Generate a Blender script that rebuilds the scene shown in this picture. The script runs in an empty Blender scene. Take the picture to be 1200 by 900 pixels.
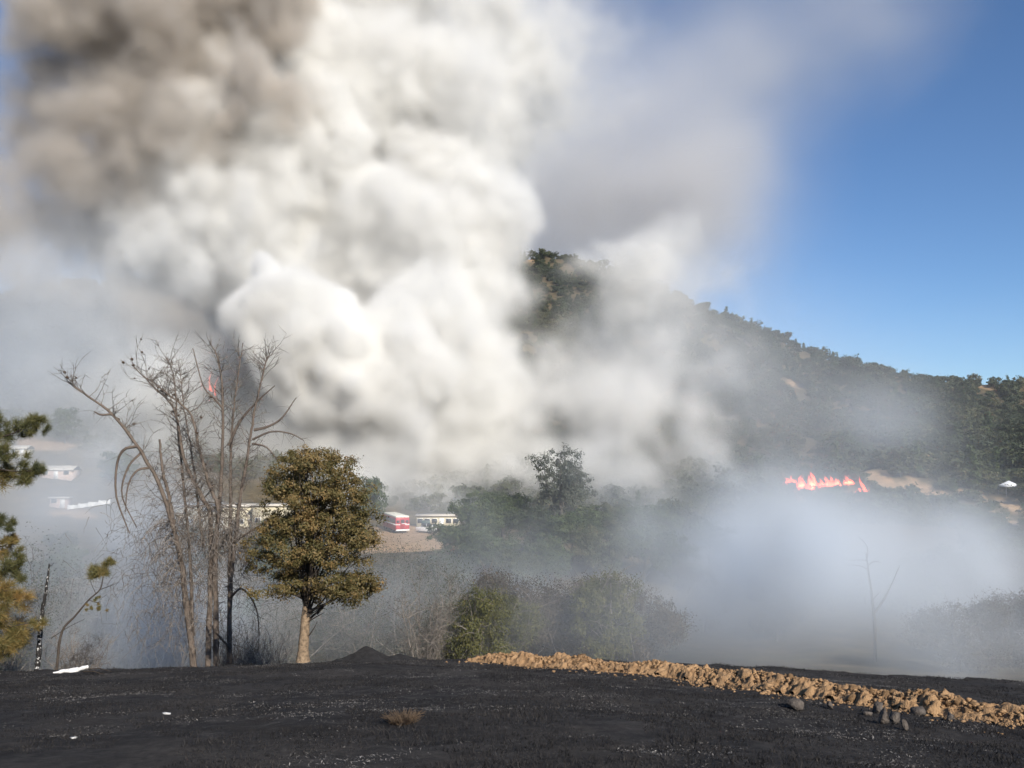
import bpy, bmesh, math, time
import numpy as np
from mathutils import Vector

# ------------------------------------------------------------------ camera, sky, sun, exposure
S = bpy.context.scene
HZ, F, PX0, PY0 = 530.0, 1039.0, 600.0, 450.0      # eye-level row and focal length in photo pixels (1200 x 900)
PITCH = math.atan((HZ - PY0) / F)
cam = bpy.data.cameras.new('camera')
cam_ob = bpy.data.objects.new('camera', cam)
S.collection.objects.link(cam_ob)
cam.sensor_width = 36.0
cam.lens = 36.0 * F / 1200.0
cam.clip_start, cam.clip_end = 0.1, 8000.0
cam_ob.location = (0, 0, 0)                         # z = 0 is eye level; the ground under the camera is at -1.7
cam_ob.rotation_euler = (math.radians(90) + PITCH, 0, 0)
S.camera = cam_ob

SUN_EL, SUN_AZ = 30.0, 153.0                        # azimuth clockwise from the view direction (+Y)
world = bpy.data.worlds.new('World')
S.world = world
world.use_nodes = True
wn = world.node_tree
sky = wn.nodes.new('ShaderNodeTexSky')
sky.sky_type = 'NISHITA'
sky.sun_disc = False
sky.sun_elevation = math.radians(SUN_EL)
sky.sun_rotation = math.radians(SUN_AZ)
sky.altitude = 1200
sky.air_density = 1.0
sky.dust_density = 0.15
sky.ozone_density = 6.0
wn.links.new(sky.outputs[0], wn.nodes['Background'].inputs[0])
wn.nodes['Background'].inputs[1].default_value = 0.09
sun = bpy.data.lights.new('sun', 'SUN')
sun.energy = 4.6
sun.angle = math.radians(0.5)
sun.color = (1.0, 0.94, 0.85)
sun_ob = bpy.data.objects.new('sun', sun)
S.collection.objects.link(sun_ob)
sun_ob.rotation_euler = (math.radians(90 - SUN_EL), 0, math.radians(180 - SUN_AZ))
S.view_settings.view_transform = 'Standard'
S.view_settings.look = 'None'
S.view_settings.gamma = 1.0
S.view_settings.exposure = 0.5
S.view_settings.use_curve_mapping = False
cy = S.cycles
cy.use_denoising = True
cy.use_adaptive_sampling = True
cy.adaptive_threshold = 0.035
cy.max_bounces = 12
cy.diffuse_bounces = 2
cy.glossy_bounces = 2
cy.transmission_bounces = 2
cy.transparent_max_bounces = 8
cy.volume_bounces = 7
cy.volume_step_rate = 4.0
cy.volume_max_steps = 512

# ------------------------------------------------------------------ helpers
RNG = np.random.default_rng(11)

def P(px, py, Y):
    """world point on the ray of photo pixel (px, py) at depth Y metres"""
    dx, dy = (px - PX0) / F, (PY0 - py) / F
    c, s = math.cos(PITCH), math.sin(PITCH)
    fy, fz = c - dy * s, s + dy * c
    return np.array([dx / fy * Y, Y, fz / fy * Y])

def smooth(t):
    t = np.clip(t, 0, 1)
    return t * t * (3 - 2 * t)

def hash2(ix, iy, seed):
    n = (ix * 374761393 + iy * 668265263 + seed * 974634777) & 0xFFFFFFFF
    n = ((n ^ (n >> 13)) * 1274126177) & 0xFFFFFFFF
    return ((n ^ (n >> 16)) & 0xFFFF) / 32767.5 - 1.0

def vnoise(x, y, size, seed):
    x, y = np.asarray(x, float) / size, np.asarray(y, float) / size
    ix, iy = np.floor(x).astype(np.int64), np.floor(y).astype(np.int64)
    fx, fy = smooth(x - ix), smooth(y - iy)
    a, b = hash2(ix, iy, seed), hash2(ix + 1, iy, seed)
    c, d = hash2(ix, iy + 1, seed), hash2(ix + 1, iy + 1, seed)
    return (a * (1 - fx) + b * fx) * (1 - fy) + (c * (1 - fx) + d * fx) * fy

def fbm(x, y, size, octv, seed, gain=0.5):
    r, amp = 0.0, 1.0
    for k in range(octv):
        r = r + amp * vnoise(x, y, size / 2 ** k, seed + k)
        amp *= gain
    return r

class MB:
    """collects faces; build() links them as ONE mesh object"""
    def __init__(self):
        self.V, self.Fq, self.Ft, self.tq, self.tt, self.n = [], [], [], [], [], 0
        self.mq, self.mt = [], []
    def add(self, V, Fc, tint=0.5, mi=0):
        V = np.asarray(V, np.float32).reshape(-1, 3)
        Fc = np.asarray(Fc, np.int32)
        t = np.broadcast_to(np.asarray(tint, np.float32), (len(Fc),))
        (self.Fq if Fc.shape[1] == 4 else self.Ft).append(Fc + self.n)
        (self.tq if Fc.shape[1] == 4 else self.tt).append(t)
        (self.mq if Fc.shape[1] == 4 else self.mt).append(np.full(len(Fc), mi, np.int32))
        self.V.append(V)
        self.n += len(V)
    def mesh(self, name, mats, shade_smooth=False):
        me = bpy.data.meshes.new(name)
        V = np.concatenate(self.V)
        q = np.concatenate(self.Fq) if self.Fq else np.zeros((0, 4), np.int32)
        t = np.concatenate(self.Ft) if self.Ft else np.zeros((0, 3), np.int32)
        me.vertices.add(len(V))
        me.vertices.foreach_set('co', V.ravel())
        me.loops.add(q.size + t.size)
        me.loops.foreach_set('vertex_index', np.concatenate([q.ravel(), t.ravel()]).astype(np.int32))
        me.polygons.add(len(q) + len(t))
        st = np.concatenate([np.arange(len(q)) * 4, len(q) * 4 + np.arange(len(t)) * 3]).astype(np.int32)
        me.polygons.foreach_set('loop_start', st)
        if shade_smooth:
            me.polygons.foreach_set('use_smooth', np.ones(len(st), bool))
        mats = mats if isinstance(mats, (list, tuple)) else [mats]
        for m in mats:
            me.materials.append(m)
        if len(mats) > 1:
            me.polygons.foreach_set('material_index', np.concatenate(self.mq + self.mt).astype(np.int32))
        a = me.attributes.new('tint', 'FLOAT', 'FACE')
        a.data.foreach_set('value', np.concatenate(self.tq + self.tt).astype(np.float32))
        me.update(calc_edges=True)
        return me
    def build(self, name, mats, parent=None, shade_smooth=False):
        o = link(name, self.mesh(name, mats, shade_smooth), parent)
        if name == 'twigs':
            o['kind'] = 'stuff'
        return o
    # --- shapes
    def tube(self, pts, rad, sides=5, tint=0.5, mi=0, cap=True):
        pts = np.asarray(pts, float)
        n = len(pts)
        rad = np.broadcast_to(np.asarray(rad, float), (n,))
        T = np.gradient(pts, axis=0)
        T /= np.linalg.norm(T, axis=1)[:, None] + 1e-9
        ref = np.array([0.31, 0.87, 0.12]) if abs(T[0][1]) < 0.8 else np.array([0.9, 0.1, 0.2])
        A = np.cross(T, ref); A /= np.linalg.norm(A, axis=1)[:, None] + 1e-9
        B = np.cross(T, A)
        ang = np.arange(sides) * 2 * math.pi / sides
        V = pts[:, None] + rad[:, None, None] * (np.cos(ang)[None, :, None] * A[:, None] + np.sin(ang)[None, :, None] * B[:, None])
        i = np.arange(n - 1)[:, None] * sides
        j = np.arange(sides)[None]
        k = (j + 1) % sides
        Fc = np.stack([i + j, i + k, i + sides + k, i + sides + j], -1).reshape(-1, 4)
        self.add(V.reshape(-1, 3), Fc, tint, mi)
        if cap and sides == 4:
            self.add(V[-1], [[0, 1, 2, 3]], tint, mi)
    def box(self, lo, hi, tint=0.5, mi=0, bev=0.0):
        lo, hi = np.array(lo, float), np.array(hi, float)
        if bev <= 0:
            V = [[(lo, hi)[a][0], (lo, hi)[b][1], (lo, hi)[c][2]] for a in (0, 1) for b in (0, 1) for c in (0, 1)]
            self.add(V, [[0, 1, 3, 2], [4, 6, 7, 5], [0, 4, 5, 1], [2, 3, 7, 6], [0, 2, 6, 4], [1, 5, 7, 3]], tint, mi)
            return
        bm = bmesh.new()
        bmesh.ops.create_cube(bm, size=1.0)
        for v in bm.verts:
            v.co = Vector((lo + hi) / 2) + Vector(np.array(v.co) * (hi - lo))
        bmesh.ops.bevel(bm, geom=bm.edges[:], offset=bev, segments=2, affect='EDGES', profile=0.5)
        bmesh.ops.triangulate(bm, faces=bm.faces[:])
        bm.verts.index_update()
        self.add([v.co[:] for v in bm.verts], [[v.index for v in f.verts] for f in bm.faces], tint, mi)
        bm.free()
    def leaves(self, C, size, rng, tint, out=None, aspect=0.62, mi=0):
        """one folded-diamond quad for each centre"""
        n = len(C)
        N = rng.standard_normal((n, 3))
        if out is not None:
            N = N * 0.75 + out
        N /= np.linalg.norm(N, axis=1)[:, None] + 1e-9
        A = np.cross(N, rng.standard_normal((n, 3)))
        A /= np.linalg.norm(A, axis=1)[:, None] + 1e-9
        B = np.cross(N, A)
        s = (size * rng.uniform(0.6, 1.35, n))[:, None]
        V = np.stack([C - A * s, C + B * s * aspect + N * s * 0.15, C + A * s, C - B * s * aspect + N * s * 0.15], 1)
        self.add(V.reshape(-1, 3), np.arange(4 * n).reshape(-1, 4), tint, mi)

def link(name, me, parent=None):
    o = bpy.data.objects.new(name, me)
    S.collection.objects.link(o)
    if parent is not None:
        o.parent = parent
    return o

def empty(name, loc=(0, 0, 0), rz=0.0, scale=1.0):
    o = bpy.data.objects.new(name, None)
    S.collection.objects.link(o)
    o.location = [float(v) for v in loc]
    o.rotation_euler = (0, 0, rz)
    o.scale = (scale,) * 3
    o.empty_display_size = 0.3
    return o

def tag(o, label, cat, group=None, kind=None):
    o['label'] = label
    if cat:
        o['category'] = cat
    if group:
        o['group'] = group
    if kind:
        o['kind'] = kind
    return o

def copy_tree(o, parent=None):
    c = o.copy()
    S.collection.objects.link(c)
    c.parent = parent
    for ch in list(o.children):
        copy_tree(ch, c)
    return c

# ------------------------------------------------------------------ materials
def material(name, ramp=None, scale=4.0, rough=0.85, bump=0.0, bscale=None, detail=6.0, tint_attr=False, mixf=0.5,
             translucent=0.0, emit=None, objvar=0.0, worldvar=0.0, metal=0.0, spec=0.3, mapping='Object'):
    m = bpy.data.materials.new(name)
    m.use_nodes = True
    t = m.node_tree
    N, L = t.nodes, t.links
    b = N['Principled BSDF']
    out = N['Material Output']
    b.inputs['Roughness'].default_value = rough
    b.inputs['Metallic'].default_value = metal
    b.inputs['Specular IOR Level'].default_value = spec
    tc = N.new('ShaderNodeTexCoord')
    no = N.new('ShaderNodeTexNoise')
    no.inputs['Scale'].default_value = scale
    no.inputs['Detail'].default_value = detail
    no.inputs['Roughness'].default_value = 0.62
    L.new(tc.outputs[mapping], no.inputs['Vector'])
    cr = N.new('ShaderNodeValToRGB')
    el = cr.color_ramp.elements
    while len(el) < len(ramp):
        el.new(0.5)
    for e, (p, c) in zip(el, ramp):
        e.position = p
        e.color = (*c, 1)
    fac = no.outputs['Fac']
    if tint_attr:
        at = N.new('ShaderNodeAttribute')
        at.attribute_name = 'tint'
        mx = N.new('ShaderNodeMix')
        mx.inputs[0].default_value = mixf
        L.new(at.outputs['Fac'], mx.inputs[2])
        L.new(no.outputs['Fac'], mx.inputs[3])
        fac = mx.outputs[0]
    if objvar:
        oi = N.new('ShaderNodeObjectInfo')
        ma = N.new('ShaderNodeMath')
        ma.operation = 'MULTIPLY_ADD'
        ma.inputs[1].default_value = objvar
        ma.inputs[2].default_value = -objvar * .5
        L.new(oi.outputs['Random'], ma.inputs[0])
        ad = N.new('ShaderNodeMath')
        L.new(ma.outputs[0], ad.inputs[0])
        L.new(fac, ad.inputs[1])
        fac = ad.outputs[0]
    if worldvar:
        ge = N.new('ShaderNodeNewGeometry')
        wnz = N.new('ShaderNodeTexNoise')
        wnz.inputs['Scale'].default_value = 0.035
        wnz.inputs['Detail'].default_value = 4
        L.new(ge.outputs['Position'], wnz.inputs['Vector'])
        mw = N.new('ShaderNodeMath')
        mw.operation = 'MULTIPLY_ADD'
        mw.inputs[1].default_value = worldvar
        mw.inputs[2].default_value = -worldvar * .5
        L.new(wnz.outputs['Fac'], mw.inputs[0])
        aw = N.new('ShaderNodeMath')
        L.new(mw.outputs[0], aw.inputs[0])
        L.new(fac, aw.inputs[1])
        fac = aw.outputs[0]
    L.new(fac, cr.inputs[0])
    L.new(cr.outputs[0], b.inputs['Base Color'])
    if bump:
        n2 = N.new('ShaderNodeTexNoise')
        n2.inputs['Scale'].default_value = bscale or scale * 3
        n2.inputs['Detail'].default_value = 5
        L.new(tc.outputs[mapping], n2.inputs['Vector'])
        bp = N.new('ShaderNodeBump')
        bp.inputs['Strength'].default_value = bump
        bp.inputs['Distance'].default_value = 0.05
        L.new(n2.outputs['Fac'], bp.inputs['Height'])
        L.new(bp.outputs[0], b.inputs['Normal'])
    if translucent:
        tr = N.new('ShaderNodeBsdfTranslucent')
        ms = N.new('ShaderNodeMixShader')
        ms.inputs[0].default_value = translucent
        L.new(cr.outputs[0], tr.inputs['Color'])
        L.new(b.outputs[0], ms.inputs[1])
        L.new(tr.outputs[0], ms.inputs[2])
        L.new(ms.outputs[0], out.inputs['Surface'])
    if emit:
        L.new(cr.outputs[0], b.inputs['Emission Color'])
        b.inputs['Emission Strength'].default_value = emit
    return m

def flat(name, c, rough=0.5, var=0.12, scale=2.0, metal=0.0, spec=0.4, emit=None):
    d = tuple(v * (1 - var) for v in c)
    e = tuple(min(1, v * (1 + var)) for v in c)
    return material(name, [(0.3, d), (0.7, e)], scale, rough, metal=metal, spec=spec, emit=emit)

M = {}
M['oak_leaf'] = material('oak leaf', [(0.05, (.034, .037, .016)), (0.32, (.085, .078, .028)), (0.6, (.17, .125, .048)), (0.95, (.30, .175, .07))], 0.6, 0.6, tint_attr=True, mixf=0.35, translucent=0.22)
M['green_leaf'] = material('evergreen leaf', [(0.1, (.026, .042, .018)), (0.5, (.060, .085, .030)), (0.9, (.12, .13, .045))], 0.25, 0.6, tint_attr=True, mixf=0.4, translucent=0.18)
M['hill_leaf'] = material('hillside leaf', [(0.1, (.024, .036, .018)), (0.45, (.052, .066, .030)), (0.75, (.090, .094, .046)), (0.95, (.14, .12, .065))], 0.2, 0.7, tint_attr=True, mixf=0.4, translucent=0.12, objvar=.45, worldvar=.8)
M['gray_leaf'] = material('grey leaf', [(0.1, (.045, .055, .042)), (0.9, (.12, .13, .095))], 0.4, 0.7, tint_attr=True, translucent=0.15)
M['brown_leaf'] = material('scorched leaf', [(0.1, (.030, .025, .018)), (0.5, (.072, .056, .036)), (0.9, (.13, .095, .055))], 0.4, 0.75, tint_attr=True, translucent=0.12)
M['olive_leaf'] = material('yellowing leaf', [(0.1, (.035, .038, .012)), (0.5, (.095, .095, .028)), (0.9, (.17, .145, .05))], 0.4, 0.7, tint_attr=True, translucent=0.2)
M['needle'] = material('pine needles', [(0.1, (.045, .055, .026)), (0.45, (.12, .115, .042)), (0.7, (.21, .15, .05)), (0.95, (.32, .18, .06))], 0.5, 0.6, tint_attr=True, mixf=0.2, translucent=0.1)
M['dead_bark'] = material('dead bark', [(0.25, (.055, .042, .034)), (0.55, (.14, .11, .088)), (0.8, (.22, .18, .145))], 2.2, 0.95, 0.8, 18, tint_attr=True, mixf=0.6)
M['twig'] = material('dry twigs', [(0.2, (.085, .072, .062)), (0.8, (.27, .235, .20))], 1.2, 0.95, tint_attr=True, mixf=0.5)
M['oak_bark'] = material('oak bark', [(0.3, (.06, .044, .032)), (0.5, (.23, .165, .105)), (0.8, (.37, .27, .175))], 8, 0.95, 0.9, 22)
M['dark_bark'] = material('dark bark', [(0.3, (.03, .024, .02)), (0.7, (.085, .068, .054))], 3, 0.95, 0.6, 14)
M['burnt_bark'] = material('burnt bark with ash flecks', [(0.0, (.012, .011, .011)), (0.56, (.022, .020, .019)), (0.60, (.5, .49, .47)), (1.0, (.62, .6, .58))], 9, 0.95, 0.6, 20)
M['cone'] = material('pine cone', [(0.3, (.035, .024, .018)), (0.7, (.10, .068, .045))], 20, 0.9)
M['clod'] = material('dry clay soil', [(0.18, (.09, .052, .028)), (0.42, (.30, .18, .09)), (0.62, (.42, .265, .14)), (0.88, (.56, .39, .23))], 5.0, 0.97, 1.0, 34, tint_attr=True, mixf=0.7)
M['rock'] = material('sooty rock', [(0.25, (.035, .030, .027)), (0.6, (.11, .092, .078)), (0.85, (.19, .16, .135))], 5, 0.9, 0.9, 22)
M['char'] = material('charred soil', [(0.3, (.011, .010, .010)), (0.7, (.032, .030, .030))], 5, 0.95, 1.0, 30)
M['stubble'] = material('burnt grass', [(0.2, (.009, .0085, .009)), (0.75, (.028, .025, .024)), (0.97, (.085, .072, .058))], 0.6, 0.9, tint_attr=True, mixf=0.3)
M['ash'] = material('ash', [(0.1, (.05, .046, .043)), (0.5, (.14, .13, .12)), (0.9, (.34, .32, .30))], 3, 0.95, tint_attr=True)
M['white_ash'] = material('white ash', [(0.25, (.35, .33, .31)), (0.5, (.74, .72, .69)), (0.8, (.82, .80, .77))], 9, 0.95, 0.6, 30)
M['straw'] = material('dry grass', [(0.2, (.045, .032, .023)), (0.8, (.17, .115, .07))], 3, 0.9, tint_attr=True)
M['red_paint'] = flat('red vehicle paint', (.42, .025, .035), 0.4)
M['cream_paint'] = flat('cream vehicle paint', (.78, .74, .60), 0.5, 0.06)
M['white_paint'] = flat('white paint', (.78, .77, .74), 0.5, 0.06)
M['dark_glass'] = flat('dark window glass', (.03, .035, .04), 0.12, 0.2, spec=0.6)
M['rubber'] = flat('black rubber', (.022, .022, .022), 0.8)
M['steel'] = flat('dull steel', (.30, .30, .31), 0.45, metal=0.7)
M['teal_paint'] = flat('dark green paint', (.035, .065, .065), 0.4)
M['lamp_red'] = flat('red lamp lens', (.5, .02, .02), 0.3)
M['cream_wall'] = flat('cream wall', (.46, .41, .29), 0.85, 0.08, 0.5)
M['pink_wall'] = flat('sandy plaster', (.52, .39, .32), 0.85, 0.08, 0.5)
M['pale_roof'] = flat('pale metal roof', (.50, .46, .40), 0.6, 0.07, 0.5)
M['canvas'] = flat('white canvas', (.8, .8, .8), 0.8, 0.04)
def flame_material():
    m = bpy.data.materials.new('flame')
    m.use_nodes = True
    t = m.node_tree
    t.nodes.clear()
    o = t.nodes.new('ShaderNodeOutputMaterial')
    e = t.nodes.new('ShaderNodeEmission')
    e.inputs['Color'].default_value = (1.0, .105, .045, 1)
    e.inputs['Strength'].default_value = 3.2
    t.links.new(e.outputs[0], o.inputs['Volume'])
    return m
M['flame'] = flame_material()

# ------------------------------------------------------------------ terrain
def tab(u, xs, ys):
    return np.interp(u, xs, ys)

def crest_py(u):      # silhouette row of the burnt foreground
    return tab(u, [-400, 0, 200, 350, 430, 560, 700, 830, 900, 1000, 1200, 1500], [790, 780, 774, 769, 768, 766, 768, 774, 777, 782, 793, 806])
def ridge_py(u):      # silhouette row of the hill behind
    return tab(u, [-400, 0, 100, 250, 420, 560, 640, 700, 780, 860, 900, 980, 1040, 1085, 1200, 1500], [350, 334, 330, 318, 302, 298, 291, 311, 340, 371, 384, 416, 430, 438, 440, 452])
def ridge_Y(u):
    return tab(u, [-400, 0, 300, 640, 860, 1080, 1500], [400, 400, 450, 520, 440, 385, 380])

VY = [-50, 0, 34.5, 36.5, 45, 60, 80, 105, 140, 175, 200]
def height(x, y, fine=True):
    x, y = np.asarray(x, float), np.asarray(y, float)
    u = np.clip(PX0 + F * x / np.maximum(y, 12.0), -700, 1900)
    zc = -(crest_py(u) - HZ) / F * 35.0
    fore = -1.7 + (zc + 1.7) * (y / 35.0)
    vall = np.interp(y, VY, [0, 0, -7.9, -8.6, -11.3, -15.6, -18.2, -19.0, -18.6, -17.7, -17.0])
    z = np.where(y < 34.5, fore, vall + (zc + 7.9) * np.clip((60 - y) / 25, 0, 1))
    knoll = 5.5 * np.exp(-(((x - 6) / 26) ** 2 + ((y - 122) / 20) ** 2))
    z = z + knoll * smooth((y - 60) / 40)
    Dc = ridge_Y(u)
    Zc = (HZ - ridge_py(u)) / F * Dc - 2.0
    Ys = tab(u, [0, 400, 700, 1000, 1200], [165, 195, 200, 185, 180])
    t = np.clip((y - Ys) / (Dc - Ys), 0, 1)
    up_ = np.interp(Ys, [100, 300], [-17.6, -17.6]) + (Zc + 17.6) * t ** 1.3
    z = np.where(y > Ys, np.maximum(up_, -17.8), z)
    z = z + 5.0 * np.exp(-(((x - 98) / 13) ** 2 + ((y - 232) / 9) ** 2))      # hump with the bare cut bank
    z = np.where(y > Dc, Zc - (y - Dc) * 0.25, z)
    z = np.maximum(z, -60.0)
    amp = np.clip((y - 60) / 150, 0, 1)
    z = z + amp * (fbm(x, y, 70, 3, 5) * 4.0) * np.clip((Dc + 30 - y) / 60, 0.35, 1)
    if fine:
        near = np.clip((70 - y) / 30, 0, 1)
        z = z + near * (fbm(x, y, 5.0, 3, 21) * 0.07 + fbm(x, y, 1.1, 4, 31, .6) * 0.04)
    return z

def hz(x, y):
    return float(height(np.array([x]), np.array([y]))[0])

def on_ground(px, py, y0=4.0, y1=600.0):
    """where the ray of a photo pixel meets the terrain"""
    Y = np.geomspace(y0, y1, 4000)
    d = P(px, py, 1.0)
    zz = height(d[0] * Y, Y)
    k = np.argmax(zz >= d[2] * Y)
    return np.array([d[0] * Y[k], Y[k], zz[k]])

def at_depth(px, Y):
    x = (px - PX0) / F * Y * 1.0
    return np.array([x, Y, hz(x, Y)])

# bare-soil patches: (px, py, half width px, half height px)
CLEAR = [(1032, 562, 16, 9), (1078, 574, 17, 6), (1098, 578, 8, 6), (1190, 594, 14, 4), (1170, 605, 8, 5), (926, 449, 10, 4), (966, 445, 5, 2),
         (1138, 579, 8, 2.5), (1150, 452, 8, 3), (622, 305, 6, 2.5), (45, 520, 30, 8), (85, 602, 36, 5)]
CL = []
for (px, py, hw, hh) in CLEAR:
    c = on_ground(px, py, 60)
    a, b = on_ground(px, py + hh, 60), on_ground(px, py - hh, 60)
    CL.append((c[0], c[1], hw / F * c[1], max(7.0 if py > 540 and px > 900 else 1.8, min(13.0 if c[1] < 300 else 4.0, abs(b[1] - a[1]) / 2))))
LOT = (-19.0, 165.0, 13.0, 26.0)

def dirt_mask(x, y):
    m = np.zeros(np.shape(x))
    wob = fbm(x, y, 9, 3, 77) * 0.35
    for (cx, cyy, rx, ry) in CL + [LOT]:
        q = np.sqrt(((x - cx) / rx) ** 2 + ((y - cyy) / ry) ** 2) + wob
        m = np.maximum(m, smooth((1.1 - q) / 0.25))
    return m

def terrain():
    az_f = np.radians(np.arange(-40, 40.01, 0.2))
    az_c = np.radians(np.concatenate([np.arange(42, 180, 4), np.arange(-180, -40, 4)]))
    az = np.concatenate([az_f, az_c])
    r = np.concatenate([[0.3], np.geomspace(1.0, 140, 300), np.geomspace(143, 620, 110), np.geomspace(660, 5000, 16)])
    A, R = np.meshgrid(az, r, indexing='ij')
    X, Y = np.sin(A) * R, np.cos(A) * R
    Z = height(X, Y)
    n, m = X.shape
    V = np.stack([X, Y, Z], -1).reshape(-1, 3)
    i = np.arange(n)[:, None] * m
    i2 = ((np.arange(n) + 1) % n)[:, None] * m
    j = np.arange(m - 1)[None]
    Fc = np.stack([i + j, i2 + j, i2 + j + 1, i + j + 1], -1).reshape(-1, 4)[:, ::-1]
    mb = MB()
    mb.add(V, Fc)
    me = mb.mesh('ground', M['terrain'], True)
    x, y = V[:, 0].astype(float), V[:, 1].astype(float)
    a = me.attributes.new('dirt', 'FLOAT', 'POINT')
    a.data.foreach_set('value', dirt_mask(x, y).astype(np.float32))
    burn = smooth((52 + fbm(x, y, 12, 3, 3) * 8 - np.abs(y)) / 8)
    a = me.attributes.new('burn', 'FLOAT', 'POINT')
    a.data.foreach_set('value', burn.astype(np.float32))
    o = link('ground', me)
    o['kind'] = 'structure'
    tag(o, 'burnt black slope falling to a brushy valley and hill', 'ground')
    return o

def terrain_material():
    m = bpy.data.materials.new('burnt slope and hillside soil')
    m.use_nodes = True
    t = m.node_tree
    N, L = t.nodes, t.links
    b = N['Principled BSDF']
    b.inputs['Roughness'].default_value = 0.95
    b.inputs['Specular IOR Level'].default_value = 0.15
    tc = N.new('ShaderNodeTexCoord')
    def noise(scale, detail=6, rough=0.6, vec=None):
        n = N.new('ShaderNodeTexNoise')
        n.inputs['Scale'].default_value = scale
        n.inputs['Detail'].default_value = detail
        n.inputs['Roughness'].default_value = rough
        L.new(vec or tc.outputs['Object'], n.inputs['Vector'])
        return n.outputs['Fac']
    def ramp(fac, pts):
        c = N.new('ShaderNodeValToRGB')
        el = c.color_ramp.elements
        while len(el) < len(pts):
            el.new(0.5)
        for e, (p, col) in zip(el, pts):
            e.position = p
            e.color = (*col, 1)
        L.new(fac, c.inputs[0])
        return c.outputs[0]
    def mix(f, a, c):
        x = N.new('ShaderNodeMix')
        x.data_type = 'RGBA'
        if isinstance(f, float):
            x.inputs[0].default_value = f
        else:
            L.new(f, x.inputs[0])
        L.new(a, x.inputs[6])
        L.new(c, x.inputs[7])
        return x.outputs[2]
    def mul(a, bb):
        x = N.new('ShaderNodeMath')
        x.operation = 'MULTIPLY'
        L.new(a, x.inputs[0])
        L.new(bb, x.inputs[1])
        return x.outputs[0]
    def attr(n):
        a = N.new('ShaderNodeAttribute')
        a.attribute_name = n
        return a.outputs['Fac']
    charc = ramp(noise(2.3, 10, 0.78), [(0.3, (.011, .0105, .011)), (0.5, (.026, .024, .024)), (0.64, (.06, .055, .052)), (0.78, (.11, .10, .094))])
    brown = ramp(noise(9.0, 6, 0.7), [(0.4, (.020, .017, .015)), (0.75, (.075, .058, .044))])
    char2 = mix(ramp(noise(0.55, 4), [(0.52, (0, 0, 0)), (0.75, (.75, .75, .75))]), charc, brown)
    st = N.new('ShaderNodeMapping')
    st.inputs['Scale'].default_value = (0.8, 1.15, 1.0)
    L.new(tc.outputs['Object'], st.inputs['Vector'])
    ashc = ramp(noise(40, 3), [(0.3, (.10, .095, .09)), (0.7, (.34, .32, .30))])
    speck = ramp(noise(13, 5, 0.75, st.outputs[0]), [(0.62, (0, 0, 0)), (0.70, (1, 1, 1))])
    patch = ramp(noise(0.8, 4, 0.6, st.outputs[0]), [(0.46, (0.03, 0.03, 0.03)), (0.7, (.6, .6, .6))])
    char3 = mix(mul(speck, patch), char2, ashc)
    brush = ramp(noise(0.35, 8, 0.65), [(0.3, (.045, .038, .022)), (0.55, (.10, .078, .043)), (0.8, (.20, .145, .08))])
    dirt = ramp(noise(0.5, 8, 0.65), [(0.25, (.25, .155, .085)), (0.6, (.40, .27, .16)), (0.85, (.50, .37, .25))])
    c1 = mix(attr('dirt'), brush, dirt)
    greyash = ramp(noise(6.0, 8, 0.75), [(0.35, (.022, .020, .019)), (0.7, (.10, .088, .078))])
    char4 = mix(ramp(noise(0.28, 7, 0.62, st.outputs[0]), [(0.46, (0, 0, 0)), (0.66, (.85, .85, .85))]), char3, greyash)
    c2 = mix(attr('burn'), c1, char4)
    L.new(c2, b.inputs['Base Color'])
    bp = N.new('ShaderNodeBump')
    bp.inputs['Strength'].default_value = 1.0
    bp.inputs['Distance'].default_value = 0.06
    L.new(noise(11, 8, 0.75), bp.inputs['Height'])
    L.new(bp.outputs[0], b.inputs['Normal'])
    return m
M['terrain'] = terrain_material()
ground = terrain()

# ------------------------------------------------------------------ dirt berm, mound, rocks, ash
def hull_mesh(name, mat, rng, npts=22, squash=(1, 1, 0.75), tint=0.5):
    bm = bmesh.new()
    for k in range(npts):
        v = rng.standard_normal(3)
        v /= np.linalg.norm(v)
        v *= rng.uniform(0.75, 1.0)
        bm.verts.new(v * squash)
    r = bmesh.ops.convex_hull(bm, input=bm.verts[:])
    bmesh.ops.delete(bm, geom=[g for g in r['geom_interior'] if isinstance(g, bmesh.types.BMVert)], context='VERTS')
    bm.verts.index_update()
    mb = MB()
    mb.add([v.co[:] for v in bm.verts], [[v.index for v in f.verts] for f in bm.faces], tint)
    bm.free()
    return mb, mb.mesh(name, mat)

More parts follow.
